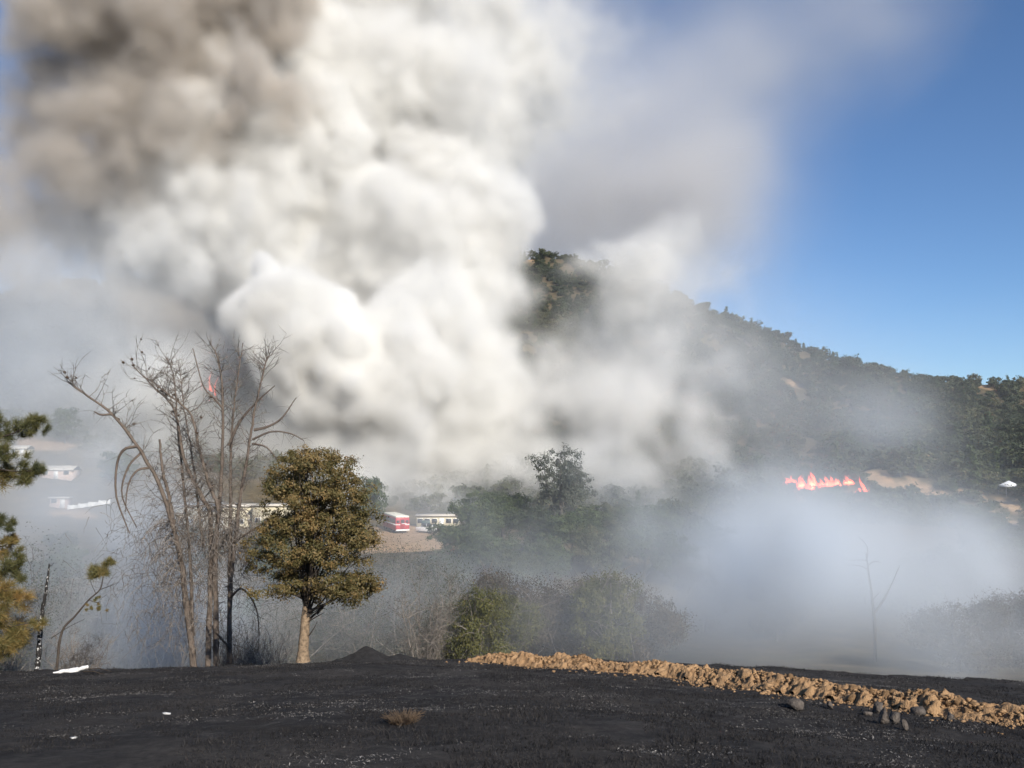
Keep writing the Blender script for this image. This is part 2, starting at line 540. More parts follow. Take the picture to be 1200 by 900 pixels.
BERM = [(-1.2, 33.4), (-0.4, 32.2), (1.2, 31.0), (3.2, 29.2), (5.2, 27.0), (6.8, 24.2), (8.1, 21.0), (9.3, 18.9), (10.3, 17.4), (12.2, 15.2), (15.0, 12.5)]
def berm():
    rng = np.random.default_rng(3)
    pts = np.array(BERM, float)
    d = np.r_[0, np.cumsum(np.linalg.norm(np.diff(pts, axis=0), axis=1))]
    n = 1100
    s = np.linspace(0, d[-1], n)
    cx, cyy = np.interp(s, d, pts[:, 0]), np.interp(s, d, pts[:, 1])
    T = np.stack([np.gradient(cx), np.gradient(cyy)], -1)
    T /= np.linalg.norm(T, axis=1)[:, None]
    Nn = np.stack([-T[:, 1], T[:, 0]], -1)
    hgt = (0.46 + 0.16 * fbm(s, s * 0, 1.6, 2, 9)) * np.interp(s, [0, 1.5, 4, d[-1]], [0.25, 0.75, 0.9, 1.0])
    wid = 0.55 + 0.12 * fbm(s, s * 0 + 4, 2.2, 2, 12)
    root = empty('dirt_berm', (0, 0, 0))
    tag(root, 'long low windrow of tan soil clods ploughed across the burnt slope', 'berm')
    # core ridge
    m = 45
    w = np.linspace(-1, 1, m)
    X = cx[:, None] + Nn[:, :1] * w[None] * wid[:, None] * 1.15
    Y = cyy[:, None] + Nn[:, 1:] * w[None] * wid[:, None] * 1.15
    Z = height(X, Y) - 0.05 + hgt[:, None] * 0.8 * (1 - np.abs(w[None]) ** 1.5) + (np.abs(fbm(X, Y, 0.42, 3, 51)) - .3) * 0.17 + np.abs(fbm(X, Y, 0.16, 3, 57)) * 0.07
    V = np.stack([X, Y, Z], -1).reshape(-1, 3)
    i = np.arange(n - 1)[:, None] * m
    j = np.arange(m - 1)[None]
    Fc = np.stack([i + j, i + j + 1, i + m + j + 1, i + m + j], -1).reshape(-1, 4)
    mb = MB()
    mb.add(V, Fc[:, ::-1], 0.45)
    mb.build('soil_ridge', M['clod'], root)
    protos = [hull_mesh('clod', M['clod'], rng, 13, (1, 1, 0.8), t) for t in (.35, .45, .5, .56, .64, .4, .52, .6)]
    def spot(spill=False):
        k = rng.integers(14, n - 6)
        a = rng.uniform(-1.2, 1.2) if not spill else rng.normal(0, .85) * (1 if rng.random() < .85 else 1.8)
        x, y = cx[k] + Nn[k, 0] * a * wid[k], cyy[k] + Nn[k, 1] * a * wid[k]
        z = hz(x, y) + hgt[k] * 0.8 * max(0, 1 - abs(a) ** 1.5)
        return x, y, z, s[k] / d[-1]
    for k in range(290):
        x, y, z, f = spot()
        o = link('clod', protos[k % 8][1], root)
        r = rng.uniform(0.06, 0.12) * (1.0 if rng.random() < 0.85 else 1.5) * (0.8 + 0.2 * f)
        o.location = (x, y, z + r * 0.05)
        o.scale = (r * rng.uniform(.8, 1.3), r * rng.uniform(.8, 1.3), r * rng.uniform(.8, 1.1))
        o.rotation_euler = rng.uniform(0, 6.28, 3)
    mb = MB()
    pv = [(np.concatenate(p[0].V), np.concatenate(p[0].Ft)) for p in protos]
    for k in range(7500):
        x, y, z, f = spot(True)
        r = 0.015 + 0.065 * rng.random() ** 1.8
        a = rng.uniform(0, 6.28)
        V, T3 = pv[k % 8]
        R = np.array([[math.cos(a), -math.sin(a), 0], [math.sin(a), math.cos(a), 0], [0, 0, 1]])
        mb.add((V * r) @ R.T + (x, y, z + r * 0.15), T3, rng.uniform(.3, .7))
    o = mb.build('loose_soil', M['clod'], root)
    o['kind'] = 'stuff'
berm()

def mound(px, Y, hw, h, label, mat, seed, name='dirt_mound'):
    c = at_depth(px, Y)
    n = 60
    g = np.linspace(-1, 1, n)
    gx, gy = np.meshgrid(g, g, indexing='ij')
    X, Yy = c[0] + gx * hw, c[1] + gy * hw * 0.8
    q = np.sqrt(gx ** 2 + gy ** 2)
    Z = height(X, Yy) - 0.05 + h * np.clip(1 - q, 0, 1) ** 1.25 * (1 + 0.25 * fbm(X, Yy, 0.9, 3, seed)) + fbm(X, Yy, 0.25, 3, seed + 9) * 0.035 * (q < 1) - 0.2 * np.clip(q - .9, 0, 1)
    V = np.stack([X, Yy, Z], -1).reshape(-1, 3)
    i = np.arange(n - 1)[:, None] * n
    j = np.arange(n - 1)[None]
    Fc = np.stack([i + j, i + n + j, i + n + j + 1, i + j + 1], -1).reshape(-1, 4)
    mb = MB()
    mb.add(V, Fc)
    o = mb.build(name, mat, None, True)
    tag(o, label, 'mound')
mound(432, 33.6, 1.45, 0.50, 'pointed black soil mound on the crest beside the lone oak', M['char'], 91)
mound(470, 33.8, 1.5, 0.26, 'low black soil hump trailing from the pointed mound', M['char'], 95)
mound(833, 25.6, 0.35, 0.12, 'tiny black heap behind the tan soil windrow', M['char'], 97)

ROCKS = [(932, 830, 17, 10, 'flat sooty slab of rock with a long shadow on burnt ground', .5), (986, 818, 6, 11, 'small black pointed rock just below the soil windrow', .2),
         (972, 832, 5, 9, 'small upright sooty rock between the slab and the rock cluster', .5), (1030, 836, 8, 10, 'tall lumpy sooty rock at the back of the rock cluster', .5),
         (1036, 848, 9, 15, 'largest jagged sooty rock in the cluster on burnt ground', .6), (1048, 848, 9, 12, 'round shouldered rock leaning on the largest jagged one', .55),
         (1059, 856, 6, 10, 'pointed sooty rock at the front of the rock cluster', .4), (1058, 822, 8, 10, 'sooty wedge of rock at the foot of the soil windrow', .5),
         (1075, 838, 12, 9, 'broad tilted sooty rock lying beyond the rock cluster', .6), (1112, 845, 9, 8, 'squat sooty rock standing alone near the soil windrow', .5),
         (1016, 838, 9, 4, 'low dark rock sunk in ash beside the rock cluster', .3)]
for k, (px, py, w, h, lab, sh) in enumerate(ROCKS):
    rng = np.random.default_rng(200 + k)
    g = on_ground(px, py)
    W, H = 1.0 * w / F * g[1], 1.25 * h / F * g[1]
    mb = MB()
    V = rng.standard_normal((12, 3))
    V /= np.linalg.norm(V, axis=1)[:, None]
    V *= rng.uniform(.75, 1.15, 12)[:, None]
    V[:, 0] *= (1 - sh * 0.5 * (V[:, 2] + 1) / 2) * 1.0
    bm = bmesh.new()
    for v in V * (W, W * 0.8, H * 0.62):
        bm.verts.new(v)
    r = bmesh.ops.convex_hull(bm, input=bm.verts[:])
    bmesh.ops.delete(bm, geom=[q for q in r['geom_interior'] if isinstance(q, bmesh.types.BMVert)], context='VERTS')
    bmesh.ops.subdivide_edges(bm, edges=bm.edges[:], cuts=1, use_grid_fill=True, fractal=0.9, seed=k)
    bmesh.ops.triangulate(bm, faces=bm.faces[:])
    bm.verts.index_update()
    mb.add([v.co[:] for v in bm.verts], [[v.index for v in f.verts] for f in bm.faces])
    bm.free()
    o = mb.build('rock', M['rock'])
    o.location = g + np.array([0, 0, H * 0.42])
    tag(o, lab, 'rock', 'sooty rocks below the soil windrow')

def burnt_stubble():
    rng = np.random.default_rng(8)
    n = 140000
    y = rng.uniform(0, 1, n) ** 0.8 * 28 + 7
    u = rng.uniform(-60, 1260, n)
    x = (u - PX0) / F * y
    keep = fbm(x, y, 1.6, 4, 61) > -0.25
    x, y = x[keep], y[keep]
    n = len(x)
    z = height(x, y)
    h = rng.uniform(0.02, 0.075, n) * (1 + 0.5 * vnoise(x, y, 1.1, 62))
    a = rng.uniform(0, 6.28, n)
    w = 0.006 + 0.004 * rng.random(n)
    l = rng.standard_normal((n, 2)) * 0.6
    B = np.stack([x, y, z - 0.005], -1)
    dx = np.stack([np.cos(a) * w, np.sin(a) * w, 0 * a], -1)
    tip = B + np.stack([l[:, 0] * h, l[:, 1] * h, h], -1)
    V = np.stack([B - dx, B + dx, tip], 1).reshape(-1, 3)
    mb = MB()
    mb.add(V, np.arange(3 * n).reshape(-1, 3), np.clip(rng.beta(1.2, 2.4, n) + .3 * vnoise(x, y, 0.8, 63), 0, 1))
    o = mb.build('burnt_stubble', M['stubble'])
    tag(o, 'short black burnt grass stubble covering the slope', 'grass', kind='stuff')
    # ash and pale flecks, lying in drifts
    n = 150000
    y = rng.uniform(0, 1, n) ** 0.75 * 27 + 7.5
    u = rng.uniform(-60, 1260, n)
    x = (u - PX0) / F * y
    d = fbm(x * .85, y, 1.5, 5, 71, .65) + 0.35 * vnoise(x, y, 5, 72)
    keep = d > rng.uniform(0.05, 1.35, n) ** .8
    x, y = x[keep], y[keep]
    n = len(x)
    C = np.stack([x, y, height(x, y) + 0.018], -1)
    mb = MB()
    mb.leaves(C, 0.021, rng, rng.uniform(0, 1, n) ** 1.5, out=np.tile([0, 0, 2.2], (n, 1)), aspect=0.26)
    o = mb.build('ash_flecks', M['ash'])
    tag(o, 'pale flecks of ash and straw scattered in drifts over black ground', 'ash', kind='stuff')
burnt_stubble()

def tuft(px, py, label, r, h, n, mat, seed, name='grass_tuft', cat='grass tuft'):
    rng = np.random.default_rng(seed)
    g = on_ground(px, py)
    mb = MB()
    for k in range(n):
        a, q = rng.uniform(0, 6.28), rng.random() ** .5
        b = g + np.array([math.cos(a) * r * q * .5, math.sin(a) * r * q * .5, -0.02])
        e = b + np.array([math.cos(a) * r * q * .7 + rng.normal(0, .04), math.sin(a) * r * q * .7, h * rng.uniform(.5, 1)])
        m_ = (b + e) / 2 + rng.normal(0, .02, 3) + (0, 0, h * .12)
        mb.tube([b, m_, e], [0.006, 0.005, 0.002], 3, rng.uniform(0, 1))
    o = mb.build(name, mat)
    tag(o, label, cat)
tuft(472, 848, 'scorched brown tuft of dry grass standing on black ground', .26, .2, 260, M['straw'], 41)
tuft(30, 782, 'small orange tuft of dry grass on the crest under the pine', .2, .2, 120, M['straw'], 42)
tuft(303, 773, 'little dry tuft at the crest between dead tree and oak', .15, .12, 60, M['straw'], 43)

def burnt_log():
    g0, g1 = on_ground(62, 790), on_ground(103, 787)
    root = empty('ash_covered_log', (g0 + g1) / 2)
    tag(root, 'fallen log burnt to white ash with thin sticks trailing from it', 'log')
    rng = np.random.default_rng(12)
    t = np.linspace(0, 1, 14)
    c = (g0 + g1) / 2
    pts = g0[None] * (1 - t[:, None]) + g1[None] * t[:, None] - c
    pts[:, 2] = [hz(*(p + c)[:2]) - c[2] + 0.05 for p in pts]
    pts[:, 2] += np.interp(t, [0, .7, .85, 1], [0, 0, .05, .12])
    pts[:, 1] += rng.normal(0, .03, 14)
    mb = MB()
    mb.tube(pts, np.interp(t, [0, .3, .7, 1], [.02, .075, .085, .05]) * rng.uniform(.75, 1.25, 14), 8)
    mb.build('log', M['white_ash'], root, True)
    for (a, b) in [((104, 786), (130, 789)), ((108, 789), (155, 783)), ((98, 789), (122, 793))]:
        A, B = on_ground(*a) - c + (0, 0, .05), on_ground(*b) - c + (0, 0, .06)
        mb = MB()
        mb.tube([A, (A + B) / 2 + rng.normal(0, .05, 3) + (0, 0, .05), B], [.02, .017, .008], 5)
        mb.build('stick', M['straw'], root)
burnt_log()
def chip(px, py, lab, s):
    g = on_ground(px, py)
    rng = np.random.default_rng(px)
    _, me = hull_mesh('ash_chunk', M['white_ash'], rng, 18)
    o = link('ash_chunk', me)
    o.location = g + (0, 0, s * .25)
    o.scale = (s, s * .6, s * .4)
    tag(o, lab, 'ash')
chip(195, 838, 'flat white chunk of ash lying on black ground below the dead tree', .10)
chip(1091, 836, 'white sliver of ash beside the sooty rocks', .07)
chip(86, 866, 'pale lump of ash in the drift below the white log', .07)

# ------------------------------------------------------------------ trees
def curve_pts(ctrl, n):
    """Catmull-Rom through control points"""
    c = np.asarray(ctrl, float)
    c = np.vstack([2 * c[0] - c[1], c, 2 * c[-1] - c[-2]])
    m = len(c) - 3
    out = []
    for s in np.linspace(0, m - 1e-6, n):
        i = int(s)
        t = s - i
        p0, p1, p2, p3 = c[i:i + 4]
        out.append(.5 * (2 * p1 + (p2 - p0) * t + (2 * p0 - 5 * p1 + 4 * p2 - p3) * t * t + (3 * p1 - p0 - 3 * p2 + p3) * t ** 3))
    return np.array(out)

def twig(mb, p, d, L, r, rng, sag=0.0, wander=0.25, n=5, sides=3, tint=None):
    d = np.array(d, float)
    d /= np.linalg.norm(d)
    pts = [np.array(p, float)]
    for k in range(n):
        d = d + rng.normal(0, wander, 3) + (0, 0, -sag)
        d /= np.linalg.norm(d)
        pts.append(pts[-1] + d * L / n)
    pts = np.array(pts)
    mb.tube(pts, np.linspace(r, r * 0.3, n + 1), sides, rng.random() if tint is None else tint)
    return pts

def lobe_crown(mb, lobes, nclump, nleaf, rc, size, rng, hollow=0.55, lighttop=0.0, jitter=0.25):
    """leaf clumps spread through the shells of ellipsoid lobes"""
    lobes = [(np.array(c, float), np.array(r, float)) for c, r in lobes]
    wts = np.array([np.prod(r) ** (2 / 3) for _, r in lobes])
    wts /= wts.sum()
    tips = []
    for (c, r), w in zip(lobes, wts):
        k = max(3, int(nclump * w))
        v = rng.standard_normal((k, 3))
        v /= np.linalg.norm(v, axis=1)[:, None]
        q = rng.uniform(hollow ** 3, 1, k) ** (1 / 3)
        q = q * (1 + rng.normal(0, 0.07, k))
        cc = c + v * q[:, None] * r
        tips.append(cc)
        ct = rng.uniform(0, 1, k)
        rr = rc * rng.uniform(.6, 1.4, k)
        m = (nleaf * rng.uniform(.5, 1.5, k)).astype(int)
        idx = np.repeat(np.arange(k), m)
        g = rng.standard_normal((len(idx), 3)) * (1, 1, .7)
        C = cc[idx] + g * rr[idx][:, None] * 0.55
        out = v[idx] * 0.7 + g * 0.35 + (0, 0, .35)
        tint = np.clip(ct[idx] * (1 - jitter * 2) + rng.uniform(0, jitter * 2, len(idx)), 0, 1)
        mb.leaves(C, size, rng, tint, out)
    return np.concatenate(tips)

def lone_oak():
    rng = np.random.default_rng(21)
    Y = 34.2
    base = at_depth(355, Y)
    m = Y / F
    root = empty('oak_tree', base)
    tag(root, 'leafy olive brown oak with pale trunk standing alone on the crest', 'oak tree')
    def Q(px, py, dy=0.0):
        return P(px, py, Y) * ((Y + dy) / Y) - base
    L = [(366, 537, 38, 15), (340, 548, 28, 18), (396, 548, 26, 17), (332, 568, 26, 16), (312, 590, 13, 9), (360, 580, 42, 26), (402, 572, 34, 22), (428, 582, 18, 20),
         (438, 605, 13, 14), (400, 606, 36, 20), (352, 612, 34, 18), (318, 622, 24, 18), (326, 604, 20, 14), (300, 640, 17, 15), (306, 690, 16, 11), (300, 656, 15, 12), (418, 628, 26, 18), (340, 645, 40, 24), (385, 645, 40, 26), (428, 655, 14, 12),
         (420, 684, 28, 20), (436, 690, 13, 13), (385, 684, 34, 20), (345, 682, 26, 18), (318, 675, 18, 14), (300, 668, 12, 8), (330, 700, 16, 9), (375, 700, 16, 8), (412, 702, 18, 8)]
    lobes = []
    for (px, py, rx, ry) in L:
        d = rng.uniform(-.5, .5)
        depth = min(1.1, rx * m * .95)
        lobes.append((Q(px + rng.normal(0, 3), py + rng.normal(0, 2), d - depth * .35), (rx * m * rng.uniform(.78, .98), depth, ry * m * rng.uniform(.62, .85))))
        if rx > 20:
            lobes.append((Q(px + rng.uniform(-5, 5), py + rng.uniform(-3, 3), 1.2), (rx * m * .8, depth, ry * m * .85)))
            lobes.append((Q(px + rng.uniform(-8, 8), py + 4, -1.25), (rx * m * .62, depth * .8, ry * m * .7)))
    mb = MB()
    tips = lobe_crown(mb, lobes, 900, 80, 0.22, 0.043, rng, hollow=.66)
    mb.build('crown', M['oak_leaf'], root)
    tb = MB()
    tr = [Q(355, 775), Q(355.5, 760), Q(357, 740), Q(358, 722), Q(360, 700), Q(360, 670), Q(364, 630), Q(368, 590), Q(366, 555)]
    pts = curve_pts(tr, 26)
    s = np.linspace(0, 1, 26)
    tb.tube(pts, np.interp(s, [0, .05, .12, .3, .5, 1], [.30, .235, .20, .175, .12, .025]) * (1 + rng.normal(0, .035, 26)), 12)
    tb.build('trunk', M['oak_bark'], root, True)
    bb = MB()
    for k in range(60):
        a = pts[rng.integers(8, 24)]
        t = tips[rng.integers(len(tips))]
        if t[2] < a[2] - .3:
            continue
        mid = (a + t) / 2 + rng.normal(0, .15, 3) + (0, 0, -.1)
        bb.tube(curve_pts([a, mid, t], 7), np.linspace(.05, .008, 7), 5, .3)
    for (a, b, c) in [((362, 722), (370, 716), (383, 708)), ((362, 728), (372, 722), (380, 718)), ((362, 745), (368, 736), (372, 728)), ((372, 720), (378, 713), (384, 715))]:
        bb.tube(curve_pts([Q(*a, -.1), Q(*b, -.2), Q(*c, -.3)], 6), np.linspace(.028, .008, 6), 4, .2)
    bb.build('limbs', M['dark_bark'], root)
lone_oak()

def dead_tree():
    rng = np.random.default_rng(31)
    Y = 42.0
    base = at_depth(247, Y)
    m = Y / F
    root = empty('dead_tree', base)
    tag(root, 'tall bare dead pine clump with many grey stems beside the leafy oak', 'dead tree')
    def Q(px, py, dy=0.0):
        return P(px, py, Y) * ((Y + dy) / Y) - base
    stems = {  # control pixels (with depth offset), start and end radius in pixels
        'A': ([(228, 790, .2), (222, 735, 0), (217, 697, -.2), (212, 655, -.4), (203, 618, -.5), (187, 569, -.7), (159, 520, -.9), (131, 485, -1.0), (100, 462, -1.1), (80, 448, -1.2)], 7.5, 1.3),
        'B': ([(205, 625, -.4), (198, 582, -.2), (191, 553, 0), (187, 515, .1)], 4.5, 2.2),
        'C': ([(243, 790, 0), (246, 700, .1), (247, 608, .2), (238, 585, .3), (219, 548, .5), (212, 520, .6), (209, 497, .7), (200, 473, .8), (177, 450, .9), (155, 428, 1.0)], 6.5, .9),
        'D': ([(247, 650, .2), (256, 600, -.1), (245, 567, -.3), (233, 525, -.5), (224, 487, -.6), (200, 464, -.7), (168, 440, -.9)], 5.0, .9),
        'E': ([(254, 790, .2), (252, 660, .1), (256, 604, 0), (260, 543, 0), (261, 473, -.1), (257, 427, -.1), (246, 400, -.2)], 6.5, .9),
        'F': ([(268, 790, .4), (270, 660, .5), (270, 604, .6), (271, 520, .6), (275, 473, .5), (284, 402, .4)], 6.0, .8),
        'G': ([(269, 690, .4), (275, 641, .2), (282, 580, 0), (291, 529, -.2), (298, 483, -.3), (310, 431, -.5), (316, 414, -.6)], 5.2, .9),
        'H': ([(226, 745, .3), (222, 640, .6), (214, 560, .9), (208, 500, 1.0), (204, 445, 1.1), (196, 420, 1.2)], 4.0, .7),
        'I': ([(238, 640, .3), (232, 590, .6), (226, 540, .8), (216, 480, .9), (210, 430, 1.0)], 3.2, .6),
    }
    cones = []
    for key, (ctrl, r0, r1) in stems.items():
        n = 40
        pts = curve_pts([Q(*c) for c in ctrl], n)
        pts += rng.normal(0, .012, pts.shape)
        rad = np.linspace(r0 * .52, r1 * .55, n) * m * (1 + rng.normal(0, .05, n))
        sb = MB()
        sb.tube(pts, rad, 8, .55)
        for q in range(18):    # broken stubs
            k = rng.integers(4, n - 2)
            a = rng.uniform(0, 6.28)
            twig(sb, pts[k], (math.cos(a), math.sin(a), .3), rng.uniform(.08, .3), rad[k] * .3, rng, 0, .1, 2, 4, .3)
        st = sb.build('stem', M['dead_bark'], root, False)
        tb = MB()
        main = key in 'ADCEFGHI'
        for q in range(110 if main else 14):
            f = rng.uniform(.16, 1.0) ** 0.8
            k = min(n - 1, int(f * (n - 1)))
            p = pts[k]
            hgt = p[2]
            ang = rng.uniform(0, 6.28)
            out = np.array([math.cos(ang), math.sin(ang) * .8, 0])
            if hgt > 8.2:      # upper: short rising twigs
                if rng.random() < .45:
                    continue
                L = rng.uniform(.3, 1.5)
                d = out * .7 + (0, 0, rng.uniform(.2, 1.0))
                b = twig(tb, p, d, L, .020, rng, -.05, .16, 5, 3)
                for z in range(4):
                    kk = rng.integers(1, 6)
                    e = twig(tb, b[kk], d + rng.normal(0, .6, 3), L * .45, .013, rng, 0, .2, 3, 3)
                    if rng.random() < .09:
                        cones.append(e[1])
            else:              # lower: arching, drooping boughs
                L = rng.uniform(.9, 2.6)
                d = out + (0, 0, rng.uniform(.0, .5))
                if key in 'ABH' and rng.random() < .6:
                    d[0] = -abs(d[0])
                b = twig(tb, p, d, L, .026, rng, .22, .10, 8, 3)
                for z in range(9):
                    kk = rng.integers(2, 9)
                    twig(tb, b[kk], rng.normal(0, .5, 3) + (0, 0, -.8), rng.uniform(.3, 1.1), .013, rng, .12, .18, 4, 3)
        tb.build('twigs', M['twig'], st)
        # terminal spray
        if key != 'B':
            eb = MB()
            for q in range(6):
                k = rng.integers(n - 8, n)
                d = pts[-1] - pts[-6]
                d = d / np.linalg.norm(d) + rng.normal(0, .45, 3)
                e = twig(eb, pts[k], d, rng.uniform(.4, 1.1), .017, rng, -.04, .14, 5, 3)
                if rng.random() < .35:
                    cones.append(e[2])
            eb.build('twigs', M['twig'], st)
    # notable side branches
    for ctrl, r0 in [([(298, 504, -.3), (314, 500, -.4), (330, 490, -.5), (347, 466, -.6)], 2.0), ([(268, 522, .3), (281, 494, .1), (303, 469, -.1), (322, 452, -.3)], 2.2),
                     ([(160, 523, -.9), (145, 527, -1), (137, 545, -1), (136, 580, -1), (146, 610, -1), (152, 625, -1)], 2.0), ([(166, 530, -.8), (150, 548, -1.2), (143, 580, -1.2), (160, 618, -1.2)], 1.6),
                     ([(176, 548, -.7), (160, 552, -1.3), (150, 570, -1.4), (147, 600, -1.4)], 1.7), ([(296, 515, -.2), (318, 506, -.5), (340, 508, -.6), (356, 516, -.7)], 1.4),
                     ([(270, 640, .5), (285, 628, -.5), (310, 612, -.8), (326, 596, -.9)], 1.7), ([(270, 700, .5), (284, 690, -.8), (300, 712, -.9), (304, 745, -.9)], 1.6),
                     ([(262, 480, -.1), (250, 466, -.4), (238, 452, -.5), (226, 408, -.6)], 1.3), ([(131, 485, -1), (118, 486, -1.2), (110, 482, -1.3)], 1.6),
                     ([(296, 520, -.2), (312, 524, -.6), (326, 540, -.7)], 1.4), ([(270, 760, .4), (252, 740, -.7), (245, 725, -.8)], 1.5)]:
        bb = MB()
        pts = curve_pts([Q(*c) for c in ctrl], 14)
        bb.tube(pts, np.linspace(r0, .5, 14) * m, 5, .5)
        for q in range(16):
            k = rng.integers(3, 14)
            twig(bb, pts[k], rng.normal(0, .6, 3) + (0, 0, -.2), rng.uniform(.2, .8), .009, rng, .1, .2, 4, 3)
        bb.build('bough', M['dead_bark'], root)
    _, cm = hull_mesh('pine_cone', M['cone'], rng, 16, (.8, .8, 1))
    for c in cones[:46]:
        o = link('pine_cone', cm, root)
        o.location = c
        o.scale = (.075 * rng.uniform(.7, 1.4),) * 3
    # tangle of fine dead growth hanging round the foot
    tb = MB()
    for q in range(1300):
        px = rng.normal(228, 44)
        p = Q(px, rng.uniform(600, 760), rng.uniform(-1.2, 1.6))
        twig(tb, p, rng.normal(0, .6, 3) + (0, 0, -.6), rng.uniform(.4, 1.4), .012, rng, .1, .2, 4, 3)
    for q in range(260):
        px = rng.uniform(255, 330)
        p = Q(px, 785, rng.uniform(-.5, 2))
        twig(tb, p, (rng.normal(0, .4), rng.normal(0, .4), 1), rng.uniform(.9, 2.6), .010, rng, .05, .16, 6, 3)
    for q in range(900):       # fine drooping twigs through the lower crown
        py = rng.uniform(525, 690)
        px = rng.normal(228, 30 + (py - 525) * .12)
        twig(tb, Q(px, py, rng.uniform(-1.2, 1.4)), (rng.normal(0, .5), rng.normal(0, .5), .1), rng.uniform(.7, 2.0), .011, rng, .28, .14, 6, 3)
    o = tb.build('dead_brush', M['twig'], root)
    o['kind'] = 'stuff'
dead_tree()

def needle_tuft(mb, c, d, r, n, rng, tint):
    v = rng.standard_normal((n, 3)) * .75 + np.asarray(d)
    v /= np.linalg.norm(v, axis=1)[:, None]
    L = r * rng.uniform(.7, 1.15, n)
    B = np.asarray(c) + v * r * .05 + rng.normal(0, r * .18, (n, 3))
    s = np.cross(v, rng.standard_normal((n, 3)))
    s /= np.linalg.norm(s, axis=1)[:, None]
    w = .008
    V = np.stack([B - s * w, B + s * w, B + v * L[:, None] - s * w * .3, B + v * L[:, None] + s * w * .3], 1)[:, [0, 1, 3, 2]]
    mb.add(V.reshape(-1, 3), np.arange(4 * n).reshape(-1, 4), np.clip(tint + rng.normal(0, .1, n), 0, 1))

def edge_pine():
    rng = np.random.default_rng(51)
    Y = 36.0
    base = at_depth(-48, Y)
    m = Y / F
    root = empty('pine_tree', base)
    tag(root, 'half scorched pine with tufted branches at the slope crest', 'pine tree')
    def Q(px, py, dy=0.0):
        return P(px, py, Y) * ((Y + dy) / Y) - base
    tb = MB()
    tb.tube(curve_pts([Q(-48, 790), Q(-50, 650), Q(-46, 520), Q(-50, 400), Q(-52, 330)], 24), np.linspace(.26, .05, 24), 10)
    tb.build('trunk', M['dark_bark'], root, True)
    #  branch control pixels, [tuft pixels: (px, py, radius px)], tint
    br = [([(-46, 500), (-10, 512), (15, 508), (40, 497)], [(2, 498, 11), (12, 510, 12), (25, 503, 13), (38, 495, 13), (48, 495, 9), (-10, 490, 16), (44, 504, 8), (-4, 512, 11)], .3),
          ([(-46, 540), (-8, 548), (15, 552), (36, 552)], [(30, 540, 11), (36, 554, 13), (28, 556, 9), (44, 549, 8), (-4, 528, 12), (6, 530, 9), (33, 561, 8)], .28),
          ([(-46, 560), (-15, 566), (5, 565)], [(3, 562, 14), (-6, 556, 14), (10, 554, 10), (-14, 570, 14)], .52),
          ([(-46, 600), (-12, 612), (4, 616)], [(2, 612, 10), (10, 616, 7), (-8, 610, 12)], .15),
          ([(-46, 630), (-10, 640), (8, 640)], [(8, 636, 9), (15, 634, 8), (-4, 642, 12), (2, 650, 10)], .62),
          ([(-46, 665), (-10, 672), (10, 670)], [(4, 668, 14), (14, 660, 12), (22, 656, 10), (-10, 662, 16), (18, 676, 10)], .35),
          ([(-46, 690), (0, 700), (30, 704)], [(8, 692, 13), (27, 704, 12), (16, 700, 12), (-8, 696, 15), (0, 708, 12)], .72),
          ([(-46, 730), (0, 735), (46, 728)], [(10, 735, 16), (-6, 732, 18), (26, 738, 13), (47, 727, 9), (18, 748, 14), (0, 752, 16)], .68),
          ([(-46, 750), (-10, 756), (14, 760)], [(4, 762, 14), (-12, 764, 16), (22, 758, 11)], .55)]
    for ctrl, tf, tint in br:
        dz = rng.uniform(-.5, .3)
        pts = curve_pts([Q(a, b, dz * i / 2) for i, (a, b) in enumerate(ctrl)], 14)
        bb = MB()
        bb.tube(pts, np.linspace(.05, .015, 14), 5)
        nb = MB()
        for (px, py, r) in tf:
            c = Q(px, py, dz + rng.uniform(-.2, .2))
            k = np.argmin(np.linalg.norm(pts - c, axis=1))
            k = max(0, k - 2)
            bb.tube([pts[k], (pts[k] + c) / 2 + rng.normal(0, .04, 3), c], [.018, .013, .008], 4)
            for q in range(5):
                cc = c + rng.normal(0, r * m * .42, 3)
                needle_tuft(nb, cc, (cc - pts[k]) * .8 + (0, 0, .25), r * m * .75, 130, rng, tint + rng.normal(0, .12))
        o = bb.build('branch', M['dark_bark'], root)
        nb.build('needles', M['needle'], o)
    # boughs on the far side of the trunk
    nb, bb = MB(), MB()
    for q in range(26):
        py = rng.uniform(360, 720)
        k = Q(-48, py)
        a = rng.uniform(1.8, 4.6)
        L = rng.uniform(.8, 2.0)
        e = k + np.array([math.cos(a) * L, math.sin(a) * L, .2])
        bb.tube([k, (k + e) / 2 + (0, 0, .1), e], [.04, .03, .012], 4)
        for w in range(5):
            needle_tuft(nb, k + (e - k) * rng.uniform(.5, 1.05) + rng.normal(0, .18, 3), (0, 0, .3), .32, 90, rng, .2 + .5 * (py > 600))
    o = bb.build('branch', M['dark_bark'], root)
    nb.build('needles', M['needle'], o)
edge_pine()

def burnt_pole():
    Y = 37.0
    base = at_depth(46, Y)
    root = empty('burnt_pole', base)
    tag(root, 'thin charred standing trunk flecked with white ash beside the pine', 'burnt trunk')
    rng = np.random.default_rng(61)
    pts = curve_pts([P(x, y, Y) - base for x, y in [(43, 790), (47, 745), (50, 715), (54, 690), (58, 660)]], 30)
    mb = MB()
    mb.tube(pts + rng.normal(0, .008, pts.shape), np.linspace(.11, .035, 30) * rng.uniform(.85, 1.15, 30), 8)
    mb.build('trunk', M['burnt_bark'], root)
    mb = MB()
    for k, a in ((18, .3), (10, -.4), (24, .2), (28, .9)):
        twig(mb, pts[k], (a, -.2, .35), .5, .016, rng, .02, .15, 4, 4, .1)
    mb.build('twigs', M['dark_bark'], root)
burnt_pole()

